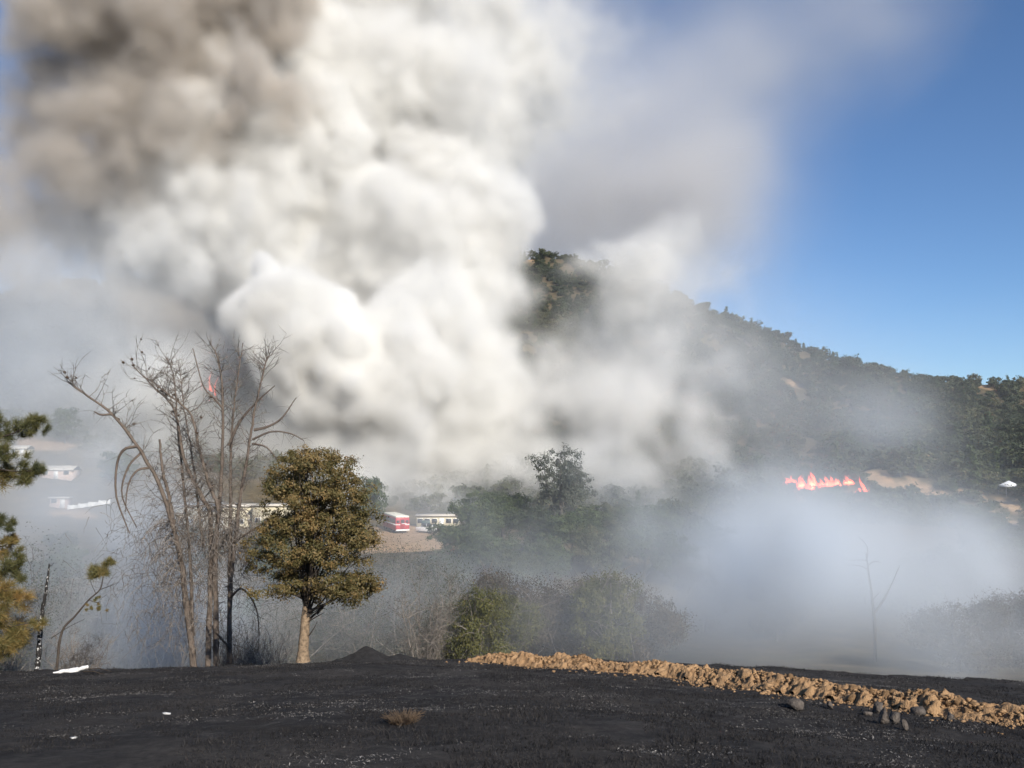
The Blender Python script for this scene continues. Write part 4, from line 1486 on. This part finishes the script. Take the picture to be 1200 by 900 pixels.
def tent():
    g = on_ground(1183, 580, 60)
    root = empty('white_tent', g)
    tag(root, 'small white peaked canopy among trees on the far slope', 'canopy')
    mb = MB()
    w, h = 1.6, 2.2
    c = [(-w, -w, h), (w, -w, h), (w, w, h), (-w, w, h), (0, 0, h + 1.1)]
    v = [(-w, -w, h - .3), (w, -w, h - .3), (w, w, h - .3), (-w, w, h - .3)]
    mb.add(c + v, [[0, 1, 4], [1, 2, 4], [2, 3, 4], [3, 0, 4]])
    mb.add(c + v, [[5, 6, 1, 0], [6, 7, 2, 1], [7, 8, 3, 2], [8, 5, 0, 3]])
    mb.build('canopy', M['canvas'], root)
    for sx in (-1, 1):
        for sy in (-1, 1):
            mb = MB()
            mb.tube([(sx * w, sy * w, -.3), (sx * w, sy * w, h)], .04, 6)
            mb.build('pole', M['steel'], root)
tent()

def small_sign():
    g = on_ground(530, 656, 60)
    top = g + np.array([0, 0, 1.2])
    root = empty('marker_board', g)
    tag(root, 'small red and white board on a post before the knoll grove', 'sign')
    z = top[2] - g[2]
    mb = MB(); mb.box((-.04, -.04, -.2), (.04, .04, z - .1)); mb.build('post', M['steel'], root)
    mb = MB(); mb.box((-.26, -.06, z - .2), (.26, -.045 + .01, z + .2)); o = mb.build('board', M['red_paint'], root)
    mb = MB(); mb.box((-.12, -.075, z - .2), (.1, -.062, z - .02)); mb.build('white_panel', M['white_paint'], o)
small_sign()

# ------------------------------------------------------------------ flames
def flame(px, py, hpx, wpx, label, seed, n=7, dist=None):
    rng = np.random.default_rng(seed)
    g = on_ground(px, py, 60) if dist is None else P(px, py, dist)
    m = g[1] / F
    root = empty('flame', g)
    tag(root, label, 'fire', 'flames at the burning front')
    for k in range(n):
        h = hpx * m * (.3 + .75 * rng.random() ** 1.5)
        r = max(.2, wpx * m / n * rng.uniform(.5, 2.2))
        x0, y0 = float(np.clip(rng.normal(0, .27), -.55, .55)) * wpx * m, rng.uniform(-1.2, 1.2)
        c = [(x0, y0, -.3), (x0 + rng.normal(0, .2), y0, h * .3), (x0 + rng.normal(-.1, .3) * h * .4, y0 + rng.normal(0, .2), h * .65), (x0 + rng.normal(-.2, .35) * h * .5, y0, h)]
        pts = curve_pts(c, 12)
        s = np.linspace(0, 1, 12)
        rad = r * np.interp(s, [0, .2, .45, .8, 1], [.003, 1.0, .75, .3, .003]) * rng.uniform(.75, 1.3, 12)
        mb = MB()
        mb.tube(pts, rad, 8)
        mb.build('flame_tongue', M['flame'], root, True)
FL = [(930, 570, 14, 26, 'red flames along the brush at the smoky end of the hillside fire', 12), (956, 574, 21, 40, 'widest cluster of red flames on the burning hillside brush', 15),
      (980, 571, 14, 22, 'low row of red flames between the wide cluster and the clearing', 10), (995, 568, 14, 16, 'faint red flames in dark smoke beside the clearing', 8),
      (1014, 579, 24, 14, 'bright red flame climbing the edge of the bare tan clearing', 10), (974, 585, 7, 10, 'small low flame below the wide cluster of flames', 5),
      (243, 474, 44, 16, 'tall faint red flame glowing through smoke behind the dead tree', 14)]
for k, (px, py, h, w, lab, n) in enumerate(FL):
    flame(px, py, h, w, lab, 500 + k, n)

# ------------------------------------------------------------------ smoke (real volumes on world-space voxel grids)
def spline_matrix(n, m, ph):
    x = np.linspace(0, m, n, endpoint=False) + ph
    i = np.floor(x).astype(int)
    t = x - i
    Mx = np.zeros((n, m + 5), np.float32)
    for k, w in enumerate([(1 - t) ** 3 / 6, (3 * t ** 3 - 6 * t ** 2 + 4) / 6, (-3 * t ** 3 + 3 * t ** 2 + 3 * t + 1) / 6, t ** 3 / 6]):
        Mx[np.arange(n), i + k] += w
    return Mx

def noise3(shape, size, vox, rng, stretch=(1, 1, 1)):
    ms = [max(1, int(math.ceil(n * vox / (size * q)))) for n, q in zip(shape, stretch)]
    g = rng.standard_normal([m + 5 for m in ms]).astype(np.float32)
    for ax, (n, m) in enumerate(zip(shape, ms)):
        g = np.moveaxis(np.tensordot(spline_matrix(n, m, rng.random() * .9), g, axes=(1, ax)), 0, ax)
    return g * 1.9

def volume_material(name, col, aniso=0.0, absorb=None):
    m = bpy.data.materials.new(name)
    m.use_nodes = True
    t = m.node_tree
    t.nodes.clear()
    o = t.nodes.new('ShaderNodeOutputMaterial')
    v = t.nodes.new('ShaderNodeVolumePrincipled')
    v.inputs['Color'].default_value = (*col, 1)
    v.inputs['Density'].default_value = 1.0
    v.inputs['Density Attribute'].default_value = 'density'
    v.inputs['Anisotropy'].default_value = aniso
    if absorb:
        v.inputs['Absorption Color'].default_value = (*absorb, 1)
    t.links.new(v.outputs[0], o.inputs['Volume'])
    return m

def make_volume(name, lo, vox, dens, mat, label):
    nx, ny, nz = dens.shape
    me = bpy.data.meshes.new(name)
    me.vertices.add(dens.size)
    X = np.empty((nx, ny, nz, 3), np.float32)
    X[..., 0] = (lo[0] + np.arange(nx) * vox)[:, None, None]
    X[..., 1] = (lo[1] + np.arange(ny) * vox)[None, :, None]
    X[..., 2] = (lo[2] + np.arange(nz) * vox)[None, None, :]
    me.vertices.foreach_set('co', X.ravel())
    at = me.attributes.new('smoke_density', 'FLOAT', 'POINT')
    at.data.foreach_set('value', dens.astype(np.float32).ravel())
    me.materials.append(mat)
    ob = link(name, me)
    tag(ob, label, 'smoke', kind='stuff')
    ng = bpy.data.node_groups.new(name, 'GeometryNodeTree')
    ng.interface.new_socket('Geometry', in_out='INPUT', socket_type='NodeSocketGeometry')
    ng.interface.new_socket('Geometry', in_out='OUTPUT', socket_type='NodeSocketGeometry')
    n, L = ng.nodes, ng.links
    gi, go = n.new('NodeGroupInput'), n.new('NodeGroupOutput')
    vc, pos = n.new('GeometryNodeVolumeCube'), n.new('GeometryNodeInputPosition')
    vc.inputs['Min'].default_value = lo
    vc.inputs['Max'].default_value = [lo[k] + (dens.shape[k] - 1) * vox for k in range(3)]
    for k, a in enumerate('XYZ'):
        vc.inputs['Resolution ' + a].default_value = dens.shape[k]
    sub = n.new('ShaderNodeVectorMath')
    sub.operation = 'SUBTRACT'
    sub.inputs[1].default_value = lo
    L.new(pos.outputs[0], sub.inputs[0])
    sc = n.new('ShaderNodeVectorMath')
    sc.operation = 'SCALE'
    sc.inputs['Scale'].default_value = 1 / vox
    L.new(sub.outputs[0], sc.inputs[0])
    sp = n.new('ShaderNodeSeparateXYZ')
    L.new(sc.outputs[0], sp.inputs[0])
    def f2i(sock):
        q = n.new('FunctionNodeFloatToInt')
        q.rounding_mode = 'ROUND'
        L.new(sock, q.inputs[0])
        return q.outputs[0]
    def im(op, a, b):
        q = n.new('FunctionNodeIntegerMath')
        q.operation = op
        for k, v in enumerate((a, b)):
            if isinstance(v, int):
                q.inputs[k].default_value = v
            else:
                L.new(v, q.inputs[k])
        return q.outputs[0]
    ix, iy, iz = [f2i(sp.outputs[k]) for k in range(3)]
    idx = im('ADD', im('MULTIPLY', im('ADD', im('MULTIPLY', ix, ny), iy), nz), iz)
    si = n.new('GeometryNodeSampleIndex')
    si.data_type = 'FLOAT'
    si.domain = 'POINT'
    si.clamp = True
    na = n.new('GeometryNodeInputNamedAttribute')
    na.data_type = 'FLOAT'
    na.inputs['Name'].default_value = 'smoke_density'
    L.new(gi.outputs[0], si.inputs['Geometry'])
    L.new(na.outputs['Attribute'], si.inputs['Value'])
    L.new(idx, si.inputs['Index'])
    L.new(si.outputs[0], vc.inputs['Density'])
    sm = n.new('GeometryNodeSetMaterial')
    sm.inputs['Material'].default_value = mat
    L.new(vc.outputs[0], sm.inputs[0])
    L.new(sm.outputs[0], go.inputs[0])
    mo = ob.modifiers.new('smoke', 'NODES')
    mo.node_group = ng
    return ob

def billows(lo, shape, vox, plist, rng, warp=7.0, amp=8.0, gain=1.45, sizes=(38, 20, 10.5, 5.5, 2.9)):
    """plist: (centre, radius, density, edge) - puffs, domain-warped and torn with turbulence"""
    ax = [lo[k] + np.arange(shape[k], dtype=np.float32) * vox for k in range(3)]
    G = [ax[0][:, None, None], ax[1][None, :, None], ax[2][None, None, :]]
    wx = [noise3(shape, 45, vox, rng) * warp * .6 + noise3(shape, 18, vox, rng) * warp * .5 + noise3(shape, 8, vox, rng) * warp * .36 for _ in range(3)]
    bil = np.zeros(shape, np.float32)
    for s in sizes:
        w = np.float32((s / sizes[0]) ** .62)
        bil += (np.abs(noise3(shape, s, vox, rng)) * .75 + noise3(shape, s, vox, rng) * .45) * w
    bil -= bil.mean()
    mod = np.clip(np.exp(.45 * noise3(shape, 18, vox, rng) + .55 * noise3(shape, 8.5, vox, rng) + .5 * noise3(shape, 4.2, vox, rng) + .45 * noise3(shape, 2.4, vox, rng) - .35), .03, 4)
    D = np.zeros(shape, np.float32)
    for (c, r, d, e) in plist:
        pad = r + warp * 2.4 + amp * 1.8 + 2
        sl = tuple(slice(max(0, int((c[k] - pad - lo[k]) / vox)), max(0, min(shape[k], int((c[k] + pad - lo[k]) / vox) + 1))) for k in range(3))
        if any(q.stop <= q.start for q in sl):
            continue
        q = np.sqrt((G[0][sl[0]] + wx[0][sl] - c[0]) ** 2 + (G[1][:, sl[1]] + wx[1][sl] - c[1]) ** 2 + (G[2][:, :, sl[2]] + wx[2][sl] - c[2]) ** 2) - np.float32(r)
        den = np.clip(-(q - bil[sl] * np.float32(amp * min(1, r / 20))) / np.float32(e if e < 8.5 else e * 1.25), 0, 1)
        den = den ** 1.7 * np.float32(d)
        D[sl] = np.maximum(D[sl], den)
    D *= mod * np.float32(gain)
    D[D < 3e-4] = 0
    for k in range(3):
        m = shape[k]
        f = np.clip(np.minimum(np.arange(m), m - 1 - np.arange(m)) / 6.0, 0, 1).astype(np.float32)
        D *= f.reshape([-1 if j == k else 1 for j in range(3)])
    return D

def puff_list(spec, rng, sub=12):
    out = []
    for (px, py, r, Y, d, e) in spec:
        c = P(px, py, Y)
        R = r / F * Y
        out.append((c, R, d, e))
        for k in range(sub):
            v = rng.standard_normal(3)
            v /= np.linalg.norm(v)
            out.append((c + v * R * .85, R * rng.uniform(.22, .5), d, e * .8))
    return out

def soft_cloud(lo, shape, vox, blobs, rng, sizes=(26, 13, 6.5, 3.2), contrast=1.6, base=0.0, stretch=(1, 1, .7)):
    """blobs: (centre, (rx, ry, rz), density) gaussian drifts broken up by fbm"""
    ax = [lo[k] + np.arange(shape[k], dtype=np.float32) * vox for k in range(3)]
    G = [ax[0][:, None, None], ax[1][None, :, None], ax[2][None, None, :]]
    n = np.zeros(shape, np.float32)
    for s in sizes:
        n += noise3(shape, s, vox, rng, stretch) * np.float32((s / sizes[0]) ** .75)
    D = np.full(shape, base, np.float32)
    for (c, r, d) in blobs:
        D += np.float32(d) * np.exp(-(((G[0] - c[0]) / r[0]) ** 2 + ((G[1] - c[1]) / r[1]) ** 2 + ((G[2] - c[2]) / r[2]) ** 2)).astype(np.float32)
    D *= np.clip(np.exp(contrast * .42 * n - .14 * contrast), 0.0, 6)
    # fade at the borders of the grid
    for k in range(3):
        m = shape[k]
        f = np.clip(np.minimum(np.arange(m), m - 1 - np.arange(m)) / 8.0, 0, 1).astype(np.float32)
        D *= f.reshape([-1 if j == k else 1 for j in range(3)])
    D[D < 1e-4] = 0
    return D

def grid(x0, x1, y0, y1, z0, z1, vox):
    return (float(x0), float(y0), float(z0)), tuple(int((b - a) / vox) for a, b in ((x0, x1), (y0, y1), (z0, z1)))

def smoke():
    # bright white column rising from the valley fire: (px, py, radius px, depth, density, edge)
    rng = np.random.default_rng(5)
    white = [(298, 365, 46, 224, .75, 4.5), (345, 392, 64, 221, .75, 4.5), (400, 428, 70, 221, .7, 5), (450, 455, 98, 232, .42, 8), (500, 400, 95, 246, .30, 11), (545, 470, 98, 238, .26, 13), (600, 500, 95, 234, .20, 15),
             (430, 550, 95, 228, .16, 18), (340, 510, 90, 232, .16, 18), (250, 480, 80, 244, .05, 18), (160, 480, 95, 248, .09, 20), (195, 430, 65, 256, .06, 16), (90, 480, 95, 252, .07, 22), (20, 500, 85, 248, .06, 22),
             (520, 300, 115, 268, .26, 12), (440, 270, 120, 266, .26, 12), (330, 270, 115, 262, .24, 13), (230, 260, 100, 264, .20, 14), (280, 190, 100, 268, .22, 13), (190, 220, 90, 270, .15, 16), (170, 300, 70, 270, .13, 15), (340, 150, 90, 280, .22, 12),
             (600, 180, 70, 292, .10, 18), (545, 150, 110, 294, .18, 15), (440, 140, 115, 292, .22, 12), (390, 40, 110, 300, .22, 12), (480, 30, 112, 304, .16, 15), (575, 265, 66, 282, .10, 16), (570, 50, 95, 310, .10, 18), (460, -60, 125, 312, .18, 14), (310, 60, 90, 302, .20, 12), (520, 220, 90, 280, .22, 11), (620, 90, 76, 300, .05, 22), (640, 170, 76, 300, .045, 22), (640, 30, 80, 305, .04, 22),
             (600, 425, 72, 248, .20, 12), (680, 415, 80, 248, .14, 15), (720, 465, 98, 238, .13, 16), (765, 335, 84, 266, .11, 16), (800, 285, 62, 272, .09, 15), (790, 405, 92, 252, .10, 17), (840, 330, 52, 268, .07, 15), (735, 380, 66, 252, .12, 14),
             (850, 440, 80, 243, .08, 17), (895, 490, 66, 236, .07, 17), (800, 510, 85, 234, .10, 17), (700, 550, 85, 228, .11, 17), (865, 560, 66, 220, .08, 17), (930, 560, 44, 216, .05, 16), (620, 580, 75, 222, .11, 17), (520, 590, 75, 218, .11, 17),
             (300, 560, 90, 226, .11, 20), (400, 590, 80, 216, .11, 18), (200, 550, 90, 230, .09, 20), (60, 460, 90, 246, .06, 22), (40, 400, 80, 240, .02, 20), (130, 420, 65, 244, .04, 18), (100, 550, 80, 226, .06, 22), (0, 540, 80, 226, .05, 22), (760, 590, 65, 214, .09, 16),
             # thin edges drifting off to the side
             (665, 110, 85, 322, .022, 26), (690, 210, 75, 322, .022, 26), (735, 120, 80, 325, .010, 28), (650, 20, 90, 325, .025, 26), (720, 30, 80, 325, .012, 28), (870, 380, 50, 262, .02, 20), (880, 430, 60, 255, .03, 20), (930, 500, 50, 228, .025, 18), (960, 540, 40, 215, .02, 16),
             (40, 350, 85, 250, .03, 22), (110, 370, 70, 252, .035, 20), (0, 300, 70, 255, .02, 22),
             # deeper body of the plume
             (300, 150, 150, 318, .10, 22), (460, 180, 160, 322, .12, 22), (350, 380, 150, 300, .12, 22), (540, 370, 120, 296, .12, 20), (720, 430, 110, 288, .07, 22), (215, 440, 100, 296, .06, 22), (820, 450, 85, 280, .05, 22), (760, 360, 70, 292, .05, 20), (220, 250, 120, 305, .10, 22), (400, 20, 130, 322, .12, 20), (570, 130, 90, 322, .10, 18)]
    vox = 1.2
    lo, sh = grid(-160, 105, 190, 350, -22, 190, vox)
    D = billows(lo, sh, vox, puff_list(white, np.random.default_rng(55)), rng)
    make_volume('white_smoke', lo, vox, D, volume_material('white smoke', (.935, .930, .910)), 'towering billows of white smoke boiling up from the valley fire')
    # brown-grey column leaning over it on the other side
    rng = np.random.default_rng(6)
    brown = [(110, 50, 90, 256, .24, 10), (200, 40, 100, 250, .28, 9), (290, 80, 76, 246, .30, 8), (100, 120, 85, 264, .22, 12), (205, 105, 88, 252, .26, 10), (300, 5, 92, 250, .28, 9), (335, 95, 52, 246, .28, 8), (60, 200, 105, 258, .14, 16), (250, 135, 60, 250, .20, 10), (0, 315, 75, 262, .07, 18), (100, 350, 60, 260, .10, 14), (200, 400, 50, 256, .14, 11), (40, 345, 60, 260, .06, 16), (60, 300, 65, 256, .13, 13), (5, 295, 60, 256, .11, 14),
             (120, 270, 90, 292, .22, 13), (190, 310, 70, 288, .24, 11), (228, 350, 58, 282, .26, 9), (0, 260, 90, 262, .13, 17), (-60, 200, 115, 266, .14, 16), (150, -70, 115, 276, .22, 12), (140, 180, 90, 270, .16, 13), (20, 190, 85, 268, .14, 16),
             (-60, 130, 60, 285, .06, 18), (190, 388, 52, 280, .18, 10), (80, 300, 70, 298, .18, 13), (-30, 280, 70, 272, .10, 17), (150, 345, 68, 292, .18, 11), (30, 130, 55, 280, .10, 16), (40, 340, 60, 268, .035, 20), (-10, 380, 60, 262, .02, 20),
             (80, 150, 120, 320, .10, 20), (60, 270, 100, 325, .10, 20), (180, 60, 130, 315, .12, 18), (-60, 240, 100, 320, .08, 20)]
    vox = 1.6
    lo, sh = grid(-230, -50, 215, 370, 20, 205, vox)
    D = billows(lo, sh, vox, puff_list(brown, np.random.default_rng(66), 10), rng, 8, 9)
    make_volume('brown_smoke', lo, vox, D, volume_material('brown smoke', (.69, .645, .59)), 'dirty brown grey smoke column leaning over the white billows')
    # thin grey veil drifting off to the side, high up
    rng = np.random.default_rng(7)
    vox = 4.5
    lo, sh = grid(-90, 360, 535, 740, 60, 420, vox)
    VYD = 625
    veil = [(P(px, py, VYD), (rx, 70, rz), d) for px, py, rx, rz, d in
            [(640, 60, 80, 75, .024), (720, 150, 75, 75, .024), (700, 270, 70, 50, .026), (800, 120, 62, 60, .015), (880, 70, 62, 50, .010), (980, 30, 70, 42, .006), (1060, 0, 50, 36, .004), (820, 230, 50, 44, .014), (560, 20, 75, 75, .016), (640, 200, 65, 65, .016), (850, 170, 60, 40, .004)]]
    D = soft_cloud(lo, sh, vox, veil, rng, (90, 45, 22, 12), 2.4, 0, (1.5, 1, 1))
    make_volume('grey_smoke_veil', lo, vox, D, volume_material('grey smoke', (.80, .80, .81)), 'thin grey smoke veil drifting across the blue sky')
    # low blue smoke lying in the valley
    rng = np.random.default_rng(9)
    vox = 1.1
    lo, sh = grid(-140, 150, 40, 232, -20, 22, vox)
    low = []
    for (px, py, Y, rx, ry, rz, d) in [
            # just behind the crest
            (165, 720, 50, 3.5, 3.5, 4.5, .13), (60, 740, 52, 5, 4, 3, .05), (330, 758, 52, 6, 4, 2.5, .05), (430, 758, 54, 7, 5, 2.2, .04), (640, 764, 49, 9, 4, 1.8, .06), (690, 720, 54, 7, 4, 2.8, .06), (620, 725, 54, 7, 4, 2.8, .05), (790, 755, 52, 7, 5, 2.6, .055), (900, 740, 54, 6, 6, 3.6, .06),
            (1040, 758, 52, 6, 5, 2.6, .045), (1160, 768, 50, 7, 4, 2.0, .06), (1200, 750, 54, 6, 5, 3, .07), (1210, 700, 80, 8, 6, 5, .06), (985, 690, 62, 3.2, 4, 5.5, .10), (930, 650, 70, 3.4, 4, 6, .10), (1085, 720, 60, 4, 4, 3.6, .06), (885, 650, 80, 4, 4, 6, .09), (0, 757, 50, 6, 5, 2.2, .05),
            # between the near brush and the knoll grove
            (540, 700, 76, 8, 5, 2.0, .02), (640, 700, 76, 9, 5, 2.0, .022), (740, 705, 76, 9, 5, 2.2, .03), (845, 695, 74, 6, 6, 4.5, .05), (910, 670, 78, 7, 7, 6.5, .06), (970, 680, 80, 8, 7, 6, .05), (1050, 700, 78, 9, 7, 4.5, .06), (1140, 720, 76, 9, 6, 3.4, .045), (440, 700, 74, 9, 5, 3, .035),
            (560, 665, 92, 5, 4, 2.2, .022), (600, 650, 96, 4, 4, 2.0, .018),
            # in front of the burning hillside
            (890, 600, 132, 7, 9, 10, .055), (900, 620, 150, 7, 8, 6, .04), (840, 668, 98, 4, 6, 3, .03), (980, 620, 135, 6, 7, 5, .03), (1060, 650, 120, 8, 7, 4, .022), (905, 555, 190, 5, 7, 5, .012), (1150, 640, 90, 9, 7, 5, .03), (1180, 700, 66, 7, 6, 4, .035), (1100, 690, 72, 6, 6, 4, .035), (270, 620, 165, 12, 8, 5, .06), (690, 735, 52, 7, 4, 2.6, .04), (770, 720, 54, 6, 4, 3, .06), (1020, 690, 66, 5, 5, 4.5, .06),
            # smoky valley behind the dead tree
            (110, 620, 105, 13, 8, 8, .04), (30, 590, 120, 13, 9, 9, .036), (180, 560, 150, 14, 10, 9, .022), (60, 540, 160, 16, 9, 8, .016), (250, 650, 96, 12, 8, 6, .026), (0, 660, 90, 8, 7, 7, .035), (470, 620, 150, 9, 7, 5, .035), (60, 560, 168, 15, 8, 6, .06), (70, 590, 160, 12, 7, 4, .03), (330, 670, 96, 9, 7, 5, .02), (430, 590, 192, 12, 7, 6, .015), (720, 575, 158, 12, 8, 8, .02)]:
        low.append((P(px, py, Y), (rx, ry, rz), d))
    D = soft_cloud(lo, sh, vox, low, rng, (18, 9, 4.6, 2.5), 4.0, 0.0, (1, 1, 1.25)) * np.float32(.5)
    # wisps that rise from smouldering spots and lean with the wind
    wr = np.random.default_rng(77)
    wisps = []
    spots = [(wr.uniform(820, 1210), wr.uniform(48, 130), .5) for _ in range(40)] + [(wr.uniform(-20, 330), wr.uniform(50, 150), .9) for _ in range(30)] + [(wr.uniform(430, 820), wr.uniform(50, 100), .45) for _ in range(13)] + [(wr.uniform(880, 930), wr.uniform(190, 212), .5) for _ in range(3)] + [(wr.uniform(1120, 1270), wr.uniform(46, 110), .8) for _ in range(16)]
    for px, Y, k in spots:
        x = (px - PX0) / F * Y
        c = np.array([x, Y, hz(x, Y)])
        n = wr.integers(6, 12)
        r = wr.uniform(1.0, 2.0) * (1 + Y / 160)
        top = wr.uniform(.6, 1.3)
        for j in range(n):
            f = j / n
            wisps.append((c.copy(), r * (1 + 1.9 * f), .15 * k * (1 - .8 * f), r * (1.4 + 1.6 * f)))
            c += np.array([-wr.uniform(.2, 1.3), wr.uniform(-.3, .5), wr.uniform(.35, .9) * top]) * r
    D += billows(lo, sh, vox, wisps, rng, 2.6, 2.6, 1.0, (13, 6.5, 3.4))
    make_volume('low_smoke', lo, vox, D, volume_material('low smoke', (.88, .93, .98)), 'thin bluish smoke hanging low among the valley trees')
    # thin smoke drifting over the hillsides
    rng = np.random.default_rng(13)
    vox = 4.0
    lo, sh = grid(-240, 260, 175, 420, -22, 120, vox)
    thin = [(P(880, 470, 280), (36, 60, 30), .0040), (P(960, 500, 250), (30, 45, 22), .0036), (P(1080, 500, 260), (50, 60, 24), .0010), (P(1000, 430, 320), (40, 50, 24), .0010), (P(1180, 480, 270), (40, 60, 26), .0008),
            (P(830, 380, 320), (30, 40, 26), .005), (P(40, 400, 270), (50, 50, 34), .006), (P(0, 500, 220), (40, 40, 26), .005), (P(140, 400, 280), (40, 40, 30), .006), (P(680, 350, 400), (30, 40, 20), .002)]
    D = soft_cloud(lo, sh, vox, thin, rng, (60, 30, 15), 1.6, 0.0, (1.4, 1, .8))
    make_volume('slope_smoke', lo, vox, D, volume_material('thin slope smoke', (.84, .90, .97)), 'faint blue smoke haze drifting over the hillsides')
smoke()
